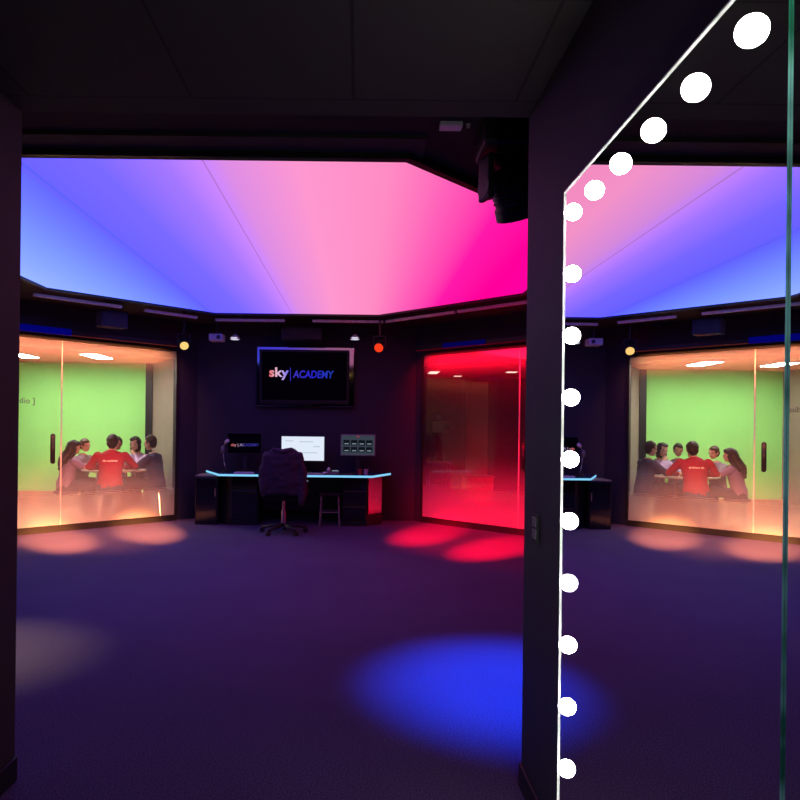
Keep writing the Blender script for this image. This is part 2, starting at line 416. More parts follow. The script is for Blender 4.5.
# ---- green room behind the left glass
gr = [(-2.62, 10.38), (-3.64, 11.9), (-6.1, 11.9), (-6.1, 8.4), (-4.95, 7.9)]
o = MB().prism([LG(-2.5), (-3.60, 12.05), (-6.3, 12.05), (-6.3, 8.4), LG(-4.9)], -0.1, 0.003).build('floor_green_room', M['woodfloor']); struct(o, 'orange wood floor of the green room', 'floor')
o = MB().prism([(-2.45, 10.45), (-3.50, 12.05), (-6.3, 12.05), (-6.3, 8.4), (-4.97, 7.93)], 2.475, 2.56).build('ceiling_green_room', M['terraceil']); struct(o, 'terracotta ceiling of the green room', 'ceiling')
wall_seg('wall_green', (-6.1, 11.9), (-3.72, 11.9), 0.24, 2.475, M['greenwall'], 'bright green screen wall at the far side of the green room')
wall_seg('wall_green_surround', (-3.72, 11.88), (-3.60, 11.88), 0.0, 2.475, M['frame'], 'black upright strip at the right end of the green wall')
wall_seg('baseboard_green', (-6.1, 11.86), (-3.72, 11.86), 0.0, 0.24, M['tanbase'], 'tan wooden plinth under the green wall')
wall_seg('wall_green_room_right', (-3.60, 11.9), (-2.58, 10.30), 0, 2.475, M['warmwall'], 'warm grey side wall of the green room')
wall_seg('wall_green_room_left', (-6.1, 8.3), (-6.1, 11.9), 0, 2.475, M['warmwall'], 'warm grey wall at the text end of the green room')
wall_seg('wall_green_room_near', (-4.95, 7.88), (-6.1, 8.3), 0, 2.475, M['warmwall'], 'warm grey return wall beside the glass door', side=-1)
# ---- red lit room behind the right glass
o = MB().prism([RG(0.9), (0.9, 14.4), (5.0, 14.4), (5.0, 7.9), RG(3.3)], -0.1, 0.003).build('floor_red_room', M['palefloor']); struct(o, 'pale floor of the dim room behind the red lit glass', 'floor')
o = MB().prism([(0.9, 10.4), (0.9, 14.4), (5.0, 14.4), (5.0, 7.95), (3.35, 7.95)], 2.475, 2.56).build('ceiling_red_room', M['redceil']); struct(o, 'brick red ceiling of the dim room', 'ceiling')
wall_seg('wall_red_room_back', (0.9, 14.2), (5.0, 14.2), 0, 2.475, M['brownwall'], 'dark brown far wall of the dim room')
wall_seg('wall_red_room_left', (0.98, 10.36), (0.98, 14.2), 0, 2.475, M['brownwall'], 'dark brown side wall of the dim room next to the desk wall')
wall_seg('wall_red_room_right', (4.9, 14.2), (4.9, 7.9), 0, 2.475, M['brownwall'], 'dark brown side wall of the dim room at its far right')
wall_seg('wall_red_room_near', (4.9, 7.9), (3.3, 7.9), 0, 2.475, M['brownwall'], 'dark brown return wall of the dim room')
wall_seg('wall_red_room_partition', (2.05, 13.0), (2.45, 13.0), 0, 2.3, M['warmwall'], 'low grey partition standing in the dim room', th=0.1)

# ------------------------------------------------------------------ glass fronts
def slanted(parent_name, label, cat, fn, kind='structure'):
    o = bpy.data.objects.new(parent_name, None); COL.objects.link(o)
    return tag(o, label, cat, None, kind)
def pane_between(name, mat, parent, a, b, z0, z1, th=0.010, off=0.0):
    a = Vector(a); b = Vector(b); d = (b - a).normalized(); n = Vector((-d.y, d.x))
    pts = [a + n * off, b + n * off, b + n * (off + th), a + n * (off + th)]
    return MB().prism([(p.x, p.y) for p in pts], z0, z1).build(name, mat, parent)
def bar_between(mb, a, b, z0, z1, th, off=0.0):
    a = Vector(a); b = Vector(b); d = (b - a).normalized(); n = Vector((-d.y, d.x))
    pts = [a + n * off, b + n * off, b + n * (off + th), a + n * (off + th)]
    mb.prism([(p.x, p.y) for p in pts], z0, z1); return mb
def film_pane(name, mat, parent, a, b, z0, z1):
    """one sheet of glass (a single surface so that the film is counted once)"""
    bm = bmesh.new()
    v = [bm.verts.new((a[0], a[1], z0)), bm.verts.new((b[0], b[1], z0)), bm.verts.new((b[0], b[1], z1)), bm.verts.new((a[0], a[1], z1))]
    bm.faces.new(v); me = bpy.data.meshes.new(name); bm.to_mesh(me); bm.free(); me.materials.append(mat)
    o = bpy.data.objects.new(name, me); COL.objects.link(o); o.parent = parent; return o
M['filmL'] = film_glass('left_film_glass', GB, GT, 0.62, 0.50, 0.02, 0.9)
M['filmR'] = film_glass('right_film_glass', GB, GT, 0.75, 0.62, 0.05, 1.2)
M['vinyl'] = P('pale_glass_seam', (0.75, 0.70, 0.62), 0.3)

def handle_mb(p, n, z0, z1):
    """vertical pull bar on two standoffs, both ends rounded"""
    p = Vector((p[0], p[1], 0)); n = Vector((n[0], n[1], 0)).normalized(); q = p + n * 0.055
    mb = MB().capsule([(q.x, q.y, z0 + 0.03), (q.x, q.y, z1 - 0.03)], [0.03, 0.03])
    for z in (z0 + 0.07, z1 - 0.07): mb.tube((p.x, p.y, z), (q.x, q.y, z), 0.012)
    return mb
SL, SR = -3.885, 2.128
w1 = slanted('window_1', 'fixed glass front of the green room beside the pier', 'window', LG)
film_pane('pane', M['filmL'], w1, LG(SL + 0.004), LG(-2.716), GB, GT)
fr = MB(); bar_between(fr, LG(SL), LG(-2.70), 0.0, GB, 0.05, -0.025); bar_between(fr, LG(SL), LG(-2.70), GT - 0.005, GT + 0.03, 0.05, -0.025); bar_between(fr, LG(-2.716), LG(-2.69), GB, GT, 0.05, -0.025)
fr.build('window_frame', M['frame'], w1)
bar_between(MB(), LG(SL - 0.006), LG(SL + 0.004), GB, GT, 0.014, -0.007).build('seam', M['vinyl'], w1)
d1 = slanted('door_1', 'glass door of the green room with black pull handle', 'door', LG)
film_pane('pane', M['filmL'], d1, LG(-4.88), LG(SL - 0.006), GB, GT)
fr = MB(); bar_between(fr, LG(-4.9), LG(SL), 0.0, GB, 0.05, -0.025); bar_between(fr, LG(-4.9), LG(SL), GT - 0.005, GT + 0.03, 0.05, -0.025)
fr.build('door_frame', M['frame'], d1)
handle_mb(LG(-3.975), (1, -1), 0.885, 1.275).build('handle', M['black'], d1, True)
R45 = Matrix.Rotation(PI / 4, 4, 'Z') @ Matrix.Rotation(PI / 2, 4, 'X')
p = LG(-4.255); text('lettering', '[ studio ]', 0.102, M['silk'], d1, Matrix.Translation((p[0] + 0.006, p[1] - 0.006, 1.685)) @ R45)
w2 = slanted('window_2', 'fixed glass front lit red beside the desk wall', 'window', RG)
film_pane('pane', M['filmR'], w2, RG(0.965), RG(SR - 0.004), GB, GT)
fr = MB(); bar_between(fr, RG(0.955), RG(SR), 0.0, GB, 0.05, -0.025); bar_between(fr, RG(0.955), RG(SR), GT - 0.005, GT + 0.03, 0.05, -0.025); bar_between(fr, RG(0.945), RG(0.965), GB, GT, 0.05, -0.025)
fr.build('window_frame', M['frame'], w2)
bar_between(MB(), RG(SR - 0.004), RG(SR + 0.006), GB, GT, 0.014, -0.007).build('seam', M['vinyl'], w2)
d2 = slanted('door_2', 'glass door lit red beside the mirror wall', 'door', RG)
film_pane('pane', M['filmR'], d2, RG(SR + 0.006), RG(3.28), GB, GT)
fr = MB(); bar_between(fr, RG(SR), RG(3.3), 0.0, GB, 0.05, -0.025); bar_between(fr, RG(SR), RG(3.3), GT - 0.005, GT + 0.03, 0.05, -0.025)
fr.build('door_frame', M['frame'], d2)
handle_mb(RG(2.20), (-1, -1), 0.86, 1.22).build('handle', M['black'], d2, True)

# ------------------------------------------------------------------ glowing stretched ceiling
CX, CY, CR = -0.85, 6.53, 2.655
def octagon(r, cx=CX, cy=CY):
    h = r * math.tan(PI / 8)
    return [(cx - h, cy - r), (cx + h, cy - r), (cx + r, cy - h), (cx + r, cy + h), (cx + h, cy + r), (cx - h, cy + r), (cx - r, cy + h), (cx - r, cy - h)]
M['sky'] = ramp_emission('backlit_membrane_light', 0, -3.6, 2.0, [
    (-3.5, (155, 185, 255, 1.8)), (-2.75, (128, 156, 255, 1.8)), (-2.07, (104, 108, 255, 1.9)), (-2.03, (108, 100, 255, 1.9)), (-1.55, (124, 106, 255, 1.9)),
    (-1.15, (166, 120, 250, 1.5)), (-0.8, (222, 142, 230, 1.0)), (-0.35, (255, 152, 208)), (0.15, (255, 140, 196)), (0.55, (255, 95, 185)),
    (0.95, (255, 25, 170, 1.2)), (1.4, (255, 0, 155, 1.2)), (1.9, (250, 0, 165, 1.2))], 1.0)
lc = thing('light_ceiling', 'glowing octagonal stretch ceiling shading from blue to magenta', 'ceiling light', (0, 0, 0))
MB().prism(octagon(CR), ZS - 0.03, ZS - 0.002).build('membrane', M['sky'], lc)
ri, ro = octagon(CR + 0.0), octagon(CR + 0.05)
mb = MB()
for i in range(8):
    j = (i + 1) % 8; mb.prism([ri[i], ri[j], ro[j], ro[i]], ZS - 0.055, ZS - 0.001)
mb.build('edge_trim', M['frame'], lc)
M['weld'] = E('pink_weld_light', lin(186, 122, 216), 0.95); M['weld2'] = E('blue_weld_light', lin(96, 100, 246), 1.0)
for x in (-0.92, -2.0):
    yy = 2.62
    MB().box((x, CY, ZS - 0.0315), (0.009 if x > -1 else 0.022, 2 * yy, 0.003)).build('seam', M['weld'] if x > -1 else M['weld2'], lc)

# ------------------------------------------------------------------ mirrors with bulbs
XM = 0.638                                   # mirror face
mz0, mz1, my0, my1 = 0.10, 2.132, 1.020, 2.145
def mirror_panel(root, y0, y1, z0, z1, far_edge, near_edge):
    bv = 0.003
    bm = bmesh.new()
    ye = y1 - bv * far_edge
    q = [bm.verts.new((XM, y, z)) for y, z in ((y0, z0 + bv), (ye, z0 + bv), (ye, z1 - bv), (y0, z1 - bv))]
    bm.faces.new(q); me = bpy.data.meshes.new('mirror_glass'); bm.to_mesh(me); bm.free(); me.materials.append(M['mirror'])
    g = bpy.data.objects.new('mirror_glass', me); COL.objects.link(g); g.parent = root
    MB().box(((XM + 0.0018 + XR) / 2, (y0 + y1) / 2, (z0 + z1) / 2), (XR - XM - 0.0018, y1 - y0 - 0.01, z1 - z0 - 0.01)).build('backing', M['frame'], root)
    mb = MB()                                 # polished raised lip round the sheet, catching the bulbs as a bright line
    lp, th = 0.0036, 0.004
    if far_edge:
        mb.box((XM - lp / 2 + 0.001, y1 - th / 2, (z0 + z1) / 2), (lp + 0.002, th, z1 - z0))
    mb.box((XM - lp / 2 + 0.001, (y0 + y1) / 2, z1 - th / 2), (lp + 0.002, y1 - y0, th))
    mb.build('polished_edge', M['pedge'], root)
    MB().box((XM - lp / 2 + 0.001, (y0 + y1) / 2, z0 + th / 2), (lp + 0.002, y1 - y0, th)).build('polished_edge', M['pedge'], root)
mr = thing('vanity_mirror', 'frameless wall mirror ringed with round white bulbs, on the right passage wall', 'mirror')
mirror_panel(mr, my0, my1, mz0, mz1, True, False)
bm = bmesh.new(); bm.faces.new([bm.verts.new(v) for v in ((XM - 0.0036, my0, mz0), (XM + 0.0004, my0, mz0), (XM + 0.0004, my0, mz1), (XM - 0.0036, my0, mz1))])
me = bpy.data.meshes.new('side_edge'); bm.to_mesh(me); bm.free(); me.materials.append(M['gedge'])
se = bpy.data.objects.new('side_edge', me); COL.objects.link(se); se.parent = mr
def dome(r=0.0255):
    prof = [(r * math.cos(a), r * math.sin(a)) for a in [PI / 2 * i / 9 for i in range(9)]] + [(0.0008, r)]
    return MB().lathe(prof, 20).mesh('bulb', True)
dm = dome(); dm.materials.append(M['bulb'])
def put_bulb(y, z):
    b = bpy.data.objects.new('bulb', dm); COL.objects.link(b); b.parent = mr; b.location = (XM - 0.0005, y, z); b.rotation_euler = (0, -PI / 2, 0)
by, bz = my1 - 0.085, mz1 - 0.090
SP = 0.1865
for k in range(6): put_bulb(by - k * 0.1875, bz)
for k in range(1, 11): put_bulb(by, bz - k * SP)
mr2 = thing('wall_mirror', 'plain mirror panel nearest the viewer, cut off by the right edge', 'mirror')
XM_ = XM; XM = XM_ + 0.0005
mirror_panel(mr2, -0.35, my0 - 0.0005, mz0, mz1, False, False)
XM = XM_
sw = thing('light_switch', 'small dark switch plate low on the passage wall beside the mirror', 'light switch', (XR, 2.47, 1.03))
MB().box((-0.005, 0, 0), (0.008, 0.07, 0.10), bevel=0.002).build('plate', M['board'], sw)
for z in (-0.022, 0.022): MB().box((-0.010, 0, z), (0.006, 0.05, 0.034), bevel=0.002).build('rocker', M['grey'], sw)

# ------------------------------------------------------------------ stage lamps
M['lensO'] = E('orange_lens_light', lin(255, 205, 120), 1.1)
M['lensR'] = E('red_lens_light', lin(255, 62, 28), 1.0)
M['lensB'] = E('blue_lens_light', lin(0, 70, 200), 0.5)
M['lensY'] = E('yellow_lens_light', lin(255, 230, 150), 1.0)
def par(label, loc, target, lens, col, power, size, ceil=ZS, group=None, r=0.07, blend=0.7, face=None):
    t = thing('par_lamp', label, 'stage lamp', loc, 0, group)
    L = Vector(loc); d = ((Vector(face) if face else Vector(target)) - L).normalized()
    side = d.cross(Vector((0, 0, 1))).normalized() if abs(d.z) < 0.98 else Vector((1, 0, 0))
    def w2l(v): return tuple(v)
    back, front = d * -0.10, d * 0.09
    mb = MB().tube(back, front, r * 0.95, r, 24).tube(d * -0.15, back, r * 0.5, r * 0.95, 24); smooth_by_angle(mb.build('can', M['blackm'], t))
    MB().tube(front + d * 0.001, front + d * 0.004, r * 0.86, r * 0.86, 24).build('lens', lens, t)
    mb = MB()
    top = Vector((0, 0, r + 0.06))
    for s in (-1, 1):
        a = side * (s * (r + 0.012)); mb.tube(a * 0.9, a, 0.012, 0.012, 10); mb.tube(a, a + top, 0.007, 0.007, 8)
    mb.tube(side * (r + 0.012) + top, side * -(r + 0.012) + top, 0.007, 0.007, 8)
    mb.build('yoke', M['blackm'], t)
    MB().tube(top, (0, 0, ceil - loc[2] - 0.001), 0.012, 0.012, 10).tube((0, 0, ceil - loc[2] - 0.03), (0, 0, ceil - loc[2] - 0.001), 0.035, 0.035, 12).build('stem', M['blackm'], t)
    if power:
        lp = L + d * 0.11
        light('beam', 'SPOT', lp, target, col, power, spot_size=size, spot_blend=blend, shadow_soft_size=0.04)
    return t
ORG = (1.0, 0.31, 0.085); ORG2 = (1.0, 0.27, 0.10); RED = (1.0, 0.0, 0.016); BLU = (0.010, 0.085, 1.0)
par('black stage lamp glowing orange above the pier beside the green room glass', (-2.40, 9.30, 2.52), (-3.42, 8.22, 0), M['lensO'], ORG, 250, math.radians(40), r=0.066, face=(-1.2, 6.0, 0.6), blend=0.9)
par('black stage lamp glowing red beside the television wall', (0.27, 9.30, 2.515), (1.60, 7.85, 0), M['lensR'], RED, 250, math.radians(40), r=0.070, face=(-0.6, 5.0, 0.6), blend=0.9)
for lab, a, b, ln_, cc, pw, sz in (  # unseen lamps added to make the floor pools and light the glass
        ('added unseen black stage lamp with orange lens inside the studio mouth, aimed beside the pier', (0.10, 2.86, 2.80), (-2.74, 8.93, 0), 'lensO', ORG, 31000, 8.4),
        ('added unseen black stage lamp with orange lens inside the studio mouth, aimed below the glass door', (-0.22, 2.86, 2.80), (-3.58, 8.17, 0), 'lensO', ORG, 29000, 8.8),
        ('added unseen black stage lamp with orange lens inside the studio mouth, flooding the green room glass', (-0.06, 2.86, 2.82), (-3.6, 9.2, 0.22), 'lensO', ORG2, 5500, 21),
        ('added unseen black stage lamp with red lens inside the studio mouth, aimed beside the desk wall', (-1.45, 2.86, 2.80), (0.92, 9.0, 0), 'lensR', RED, 38000, 8.6),
        ('added unseen black stage lamp with red lens inside the studio mouth, aimed below the red door', (-1.75, 2.86, 2.80), (1.60, 8.0, 0), 'lensR', RED, 38000, 9.0),
        ('added unseen black stage lamp with red lens inside the studio mouth, flooding the red glass', (-1.60, 2.86, 2.82), (1.72, 9.48, 0.25), 'lensR', RED, 7500, 21)):
    par(lab, a, b, M[ln_], cc, pw, math.radians(sz), r=0.05, blend=1.0)
par('black stage lamp with a pale yellow lens on the near left soffit', (-2.85, 4.1, 2.6), (-2.42, 4.05, 0), M['lensY'], (1.0, 0.78, 0.28), 260, math.radians(42), blend=1.0)

def wash_bar(label, a, b, z, col, power, tgt_off, lens):
    """slim LED batten under the soffit that grazes the glass"""
    a = Vector((*a, z)); b = Vector((*b, z)); c = (a + b) / 2; d = (b - a); L = d.length; rz = math.atan2(d.y, d.x)
    t = thing('wash_light_bar', label, 'stage lamp', c, rz)
    MB().box((0, 0, 0.02), (L, 0.07, 0.06), bevel=0.006).build('housing', M['blackm'], t)
    MB().box((0, 0, -0.012), (L - 0.04, 0.045, 0.004)).build('lens', lens, t)
    for x in (-L * 0.35, L * 0.35): MB().tube((x, 0, 0.05), (x, 0, ZS - z - 0.001), 0.01).build('bracket', M['blackm'], t)
    n = Vector((-d.y, d.x, 0)).normalized()
    o = light('wash', 'AREA', c + Vector((0, 0, -0.02)), c + Vector((0, 0, -1.5)) + n * tgt_off, col, power, shape='RECTANGLE', size=L - 0.1, size_y=0.05, spread=math.radians(115))
    o.rotation_euler = (Matrix.Rotation(rz, 3, 'Z') @ Matrix.Rotation(math.atan2(tgt_off, 1.5), 3, 'X')).to_euler()
    return t
nL = Vector((1, -1)).normalized() * 0.25; nR = Vector((-1, -1)).normalized() * 0.25
M['washO'] = E('dim_orange_batten_light', lin(120, 40, 25), 0.5); M['washR'] = E('dim_red_batten_light', lin(120, 0, 20), 0.5)
t = wash_bar('slim black light batten with a painted blue reflection strip over the green room glass', Vector(LG(-4.75)) + nL, Vector(LG(-2.8)) + nL, 2.545, ORG2, 42, 1.0, M['washO'])
MB().box((-0.767, -0.041, 0.022), (1.224, 0.010, 0.085), bevel=0.002).build('blue_reflection', M['bluerefl'], t)  # door header's blue reflection, painted as a strip on the batten
t = wash_bar('slim black light batten with a short painted blue reflection strip over the red lit glass', Vector(RG(1.0)) + nR, Vector(RG(3.0)) + nR, 2.545, RED, 66, 1.0, M['washR'])
MB().box((-0.53, -0.041, 0.022), (0.72, 0.010, 0.065), bevel=0.002).build('blue_reflection', M['bluerefl'], t)  # blue ceiling reflection over the right glass, painted as a strip

# moving head over the passage mouth
mh = thing('moving_head_light', 'big black moving head lamp hanging at the passage mouth, aimed down in blue', 'stage lamp', (0.765, 3.52, ZS))
MB().box((-0.01, 0, -0.075), (0.30, 0.30, 0.14), bevel=0.02).tube((0, 0, -0.145), (0, 0, -0.185), 0.075, 0.07, 20).build('base', M['blackm'], mh)
mb = MB().box((0, 0, -0.19), (0.31, 0.12, 0.035), bevel=0.012)
for s in (-1, 1):
    mb.box((s * 0.142, 0, -0.29), (0.032, 0.11, 0.22), bevel=0.012); mb.tube((s * 0.115, 0, -0.335), (s * 0.160, 0, -0.335), 0.06, 0.055, 20)
yk = mb.build('yoke', M['blackm'], mh); yk.rotation_euler = (0, 0, 0.35)
hd = MB()
prof = [(0.05, 0.125), (0.092, 0.11), (0.108, 0.07), (0.112, 0.0), (0.108, -0.06), (0.118, -0.075), (0.118, -0.13), (0.104, -0.135)]
hd.lathe(prof[::-1], 28)
for k in range(4): hd.lathe([(0.114, -0.045 + 0.022 * k), (0.1165, -0.041 + 0.022 * k), (0.114, -0.037 + 0.022 * k)], 28)
ho = hd.build('head', M['blackm'], mh); smooth_by_angle(ho, 0.5)
HR = Matrix.Rotation(0.42, 3, 'X') @ Matrix.Rotation(-0.30, 3, 'Y')
ho.location = (0.02, 0, -0.335); ho.rotation_euler = HR.to_euler()
ln = MB().lathe([(0.095, -0.137), (0.098, -0.1352)], 28).build('lens', M['lensB'], ho)
light('beam', 'SPOT', Vector((0.80, 3.60, 2.42)), (0.88, 3.70, 0), BLU, 1250, spot_size=math.radians(46), spot_blend=1.0, shadow_soft_size=0.06)
sd = thing('ceiling_sensor', 'small pale grey box on the soffit beside the moving head lamp', 'sensor', (0.452, 3.50, ZS))
MB().box((0, 0, -0.012), (0.115, 0.07, 0.024), bevel=0.004).build('housing', M['white'], sd)
MB().tube((0.09, 0, -0.001), (0.09, 0, -0.02), 0.012, 0.008).build('indicator', M['lightgrey'], sd)

# silver lighting rails around the ceiling
ra = octagon(CR + 0.22)
segs = [(5, 4, 0.02, 0.42, 'silver lighting rail above the dark speaker, blue side'), (5, 4, 0.58, 0.99, 'silver lighting rail above the red lamp'),
        (5, 6, 0.10, 0.42, 'silver lighting rail over the green room glass next to the pier'), (5, 6, 0.55, 0.99, 'silver lighting rail over the green room door'),
        (4, 3, 0.01, 0.50, 'silver lighting rail over the red lit glass'), (4, 3, 0.52, 0.99, 'dark end silver lighting rail over the red lit door')]
for i, j, f0, f1, lab in segs:
    a = Vector(ra[i]); b = Vector(ra[j]); p = a.lerp(b, f0); q = a.lerp(b, f1); d = q - p; L = d.length; c = (p + q) / 2
    t = thing('lighting_rail', lab, 'lighting rail', (c.x, c.y, 2.86), math.atan2(d.y, d.x))
    MB().box((0, 0, 0), (L, 0.05, 0.035), bevel=0.006).build('rail', M['alu'], t)
    for x in (-L * 0.4, L * 0.4): MB().tube((x, 0, 0.017), (x, 0, ZS - 2.86 - 0.001), 0.008).build('hanger', M['blackm'], t)
def at(px, py, y):
    """point seen at a photograph pixel at depth y"""
    u, v = px - 359, py - 429; c, s = math.cos(0.0118), math.sin(0.0118)
    return Vector(((u * c + v * s) * y / 683, y, EYE - (-u * s + v * c) * y / 683))
# projector, two pendant spots, hanging speaker
p = at(217, 338, 9.6)
t = thing('projector', 'small blue grey box hanging left of the television', 'projector', p)
MB().box((0, 0, 0), (0.19, 0.2, 0.095), bevel=0.01).build('housing', M['lightgrey'], t)
MB().tube((0.04, -0.10, 0), (0.04, -0.112, 0), 0.03, 0.028, 18).build('lens', M['black'], t)
MB().tube((0, 0, 0.046), (0, 0, ZS - p.z - 0.001), 0.015).tube((0, 0, ZS - p.z - 0.02), (0, 0, ZS - p.z - 0.001), 0.05).build('mount', M['blackm'], t)
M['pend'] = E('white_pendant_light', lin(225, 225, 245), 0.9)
for px, lab in ((235, 'small white pendant spot next to the hanging projector'), (355, 'small white pendant spot next to the red lamp')):
    p = at(px, 338.5, 9.7)
    t = thing('pendant_spot', lab, 'lamp', p, 0, 'white pendant spots')
    smooth_by_angle(MB().lathe([(0.068, -0.012), (0.072, 0.0), (0.05, 0.03), (0.02, 0.055), (0.012, 0.06)], 24).build('shade', M['lightgrey'], t))
    MB().tube((0, 0, -0.0135), (0, 0, -0.016), 0.062, 0.058, 24).build('lens', M['pend'], t)
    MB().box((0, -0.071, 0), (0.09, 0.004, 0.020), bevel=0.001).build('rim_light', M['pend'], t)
    MB().tube((0, 0, 0.058), (0, 0, ZS - p.z - 0.001), 0.006).build('stem', M['blackm'], t)
p = at(302, 334, 9.85)
t = thing('hanging_speaker', 'long dark speaker box hanging above the television', 'speaker', p)
MB().box((0, 0, 0), (0.58, 0.2, 0.19), bevel=0.012).build('housing', M['blackm'], t)
MB().box((0, -0.104, 0), (0.54, 0.008, 0.16), bevel=0.003).build('grille', M['board'], t)
for x in (-0.2, 0.2): MB().tube((x, 0, 0.09), (x, 0, ZS - p.z - 0.001), 0.01).build('bracket', M['blackm'], t)
p = at(112, 320, 8.7)
t = thing('wall_speaker', 'dark navy speaker box hanging over the green room glass', 'speaker', p, PI / 4)
MB().box((0, 0, 0), (0.34, 0.2, 0.20), bevel=0.015).build('housing', M['navy'], t)
MB().box((0, -0.104, 0), (0.30, 0.008, 0.17), bevel=0.003).build('grille', M['blackm'], t)
MB().tube((0, 0, 0.09), (0, 0, ZS - p.z - 0.001), 0.012).build('bracket', M['blackm'], t)

# ------------------------------------------------------------------ television wall
tvz, tvx = 2.155, -0.815
bk = thing('mounting_panel', 'mirror dark wall panel framing the television', 'wall panel', (tvx, WB, tvz))
MB().box((0, -0.05, 0), (1.47, 0.10, 0.90), bevel=0.012).build('panel', M['tvback'], bk)
tv = thing('television', 'wide black television showing a short logo, tilted down over the desk', 'television', (tvx - 0.005, WB - 0.20, tvz - 0.01))
tv.rotation_euler = (math.radians(6.5), 0, 0)
MB().box((0, 0, 0), (1.33, 0.05, 0.80), bevel=0.008).build('casing', M['black'], tv)
M['screen'] = P('dark_screen_glass', (0.004, 0.004, 0.006), 0.1, spec=0.3)
MB().box((0, -0.0262, 0.012), (1.26, 0.003, 0.71)).build('screen', M['screen'], tv)
MB().box((0, 0.048, 0.03), (0.4, 0.05, 0.3)).build('bracket', M['blackm'], tv)
M['logo_s'] = ramp_emission('logo_pink_letters_light', 0, -0.16, 0.16, [(-0.15, (255, 110, 110)), (-0.02, (245, 200, 225)), (0.14, (120, 120, 255))], 0.85)
M['logo_a'] = ramp_emission('logo_blue_letters_light', 0, -0.36, 0.36, [(-0.35, (70, 60, 200)), (0.0, (45, 40, 220)), (0.35, (35, 70, 170))], 0.75)
RX = Matrix.Rotation(PI / 2, 4, 'X')
def fit(o, w_, h_=None):
    xs = [v.co.x for v in o.data.vertices]; k = w_ / (max(xs) - min(xs)); c = (max(xs) + min(xs)) / 2
    for v in o.data.vertices: v.co.x = (v.co.x - c) * k
    if h_:
        ys = [v.co.y for v in o.data.vertices]; q = h_ / (max(ys) - min(ys)); cy = (max(ys) + min(ys)) / 2
        for v in o.data.vertices: v.co.y = (v.co.y - cy) * q
fit(text('logo_word', 'sky', 0.235, M['logo_s'], tv, Matrix.Translation((-0.375, -0.0285, 0.045)) @ RX, bold=0.006), 0.29, 0.185)
MB().box((-0.205, -0.0285, 0.035), (0.010, 0.002, 0.20)).build('logo_bar', M['logo_a'], tv)
fit(text('logo_caption', 'ACADEMY', 0.155, M['logo_a'], tv, Matrix.Translation((0.135, -0.0285, 0.040)) @ RX, bold=0.004, shear=0.12), 0.61, 0.115)

# ------------------------------------------------------------------ control desk
DZ = 0.74
dk = thing('control_desk', 'wide dark control desk with a glowing pale blue edge', 'desk')
top = [(-2.27, 10.2), (-1.92, 9.40), (0.19, 9.40), (0.47, 10.05), (0.47, 10.28), (-2.27, 10.28)]
MB().prism(top, DZ - 0.035, DZ).build('desktop', M['desk'], dk)
def strip(a, b, th=0.006):
    a = Vector(a); b = Vector(b); d = (b - a).normalized(); n = Vector((d.y, -d.x)) * th
    MB().prism([tuple(a), tuple(b), tuple(b + n), tuple(a + n)], DZ - 0.030, DZ - 0.002).build('led_edge', M['led'], dk)
strip(top[0], top[1]); strip(top[1], top[2]); strip(top[2], top[3])
pl = MB().prism([(-1.98, 9.82), (-1.82, 9.66), (-1.42, 9.66), (-1.42, 10.2), (-1.98, 10.2)], 0.0, DZ - 0.036).build('pedestal', M['cabinet'], dk)
for z in (0.18, 0.40, 0.60): MB().box((-1.61, 9.652, z), (0.35, 0.014, 0.19), bevel=0.003).build('drawer_front', M['gloss'], pl)
pr = MB().prism([(-0.22, 9.70), (0.125, 9.70), (0.35, 9.98), (0.35, 10.2), (-0.22, 10.2)], 0.0, DZ - 0.036).build('pedestal', M['cabinet'], dk)
for z in (0.18, 0.40, 0.60): MB().box((-0.05, 9.692, z), (0.32, 0.014, 0.19), bevel=0.003).build('drawer_front', M['gloss'], pr)
a = Vector((0.14, 9.71)); b = Vector((0.335, 9.955)); n = Vector(((b - a).y, -(b - a).x)).normalized() * 0.008
MB().prism([tuple(a), tuple(b), tuple(b + n), tuple(a + n)], 0.17, DZ - 0.05).build('end_plate', M['satin'], pr)
MB().box((-0.82, 10.15, 0.42), (1.18, 0.02, 0.5)).build('modesty_panel', M['cabinet'], dk)
sb = thing('side_cabinet', 'dark low cabinet at the left end of the control desk', 'cabinet', (-2.15, 9.90, 0))
MB().box((0, 0, 0.34), (0.32, 0.46, 0.68), rz=0, bevel=0.006).build('body', M['cabinet'], sb)
MB().box((0, -0.236, 0.35), (0.29, 0.012, 0.62), bevel=0.003).build('door', M['gloss'], sb)
MB().box((0, 0.0, 0.690), (0.33, 0.47, 0.016), bevel=0.004).build('top', M['grey'], sb)
MB().tube((0.13, -0.25, 0.40), (0.13, -0.25, 0.52), 0.008).build('handle', M['steel'], sb)

def monitor(name, label, px, w_, h_, zc, y, bezel, mat, rz=0.0):
    t = thing(name, label, 'monitor', ((px - 359 + (429 - 445) * -0.0118) * y / 683, y, DZ), rz)
    MB().box((0, 0, zc - DZ), (w_, 0.035, h_), bevel=0.006).build('casing', bezel, t)
    s = MB().box((0, -0.0185, zc - DZ), (w_ - 0.03, 0.003, h_ - 0.03)).build('screen', mat, t)
    MB().box((0, 0.05, (zc - DZ) / 2), (0.07, 0.03, zc - DZ), bevel=0.004).build('stand', M['blackm'], t)
    MB().lathe([(0.13, 0.0), (0.13, 0.008), (0.03, 0.02)], 24, (0, 0.02, 0)).build('foot', M['blackm'], t)
    return t, s
mL, s = monitor('monitor', 'black monitor with a small logo at the left end of the desk', 244.5, 0.50, 0.31, 1.155, 9.92, M['black'], M['screen'], 0.06)
M['minilogo'] = ramp_emission('small_logo_light', 0, -0.2, 0.2, [(-0.18, (250, 120, 120)), (-0.08, (220, 190, 240)), (0.0, (70, 60, 190)), (0.2, (60, 60, 160))], 0.7)
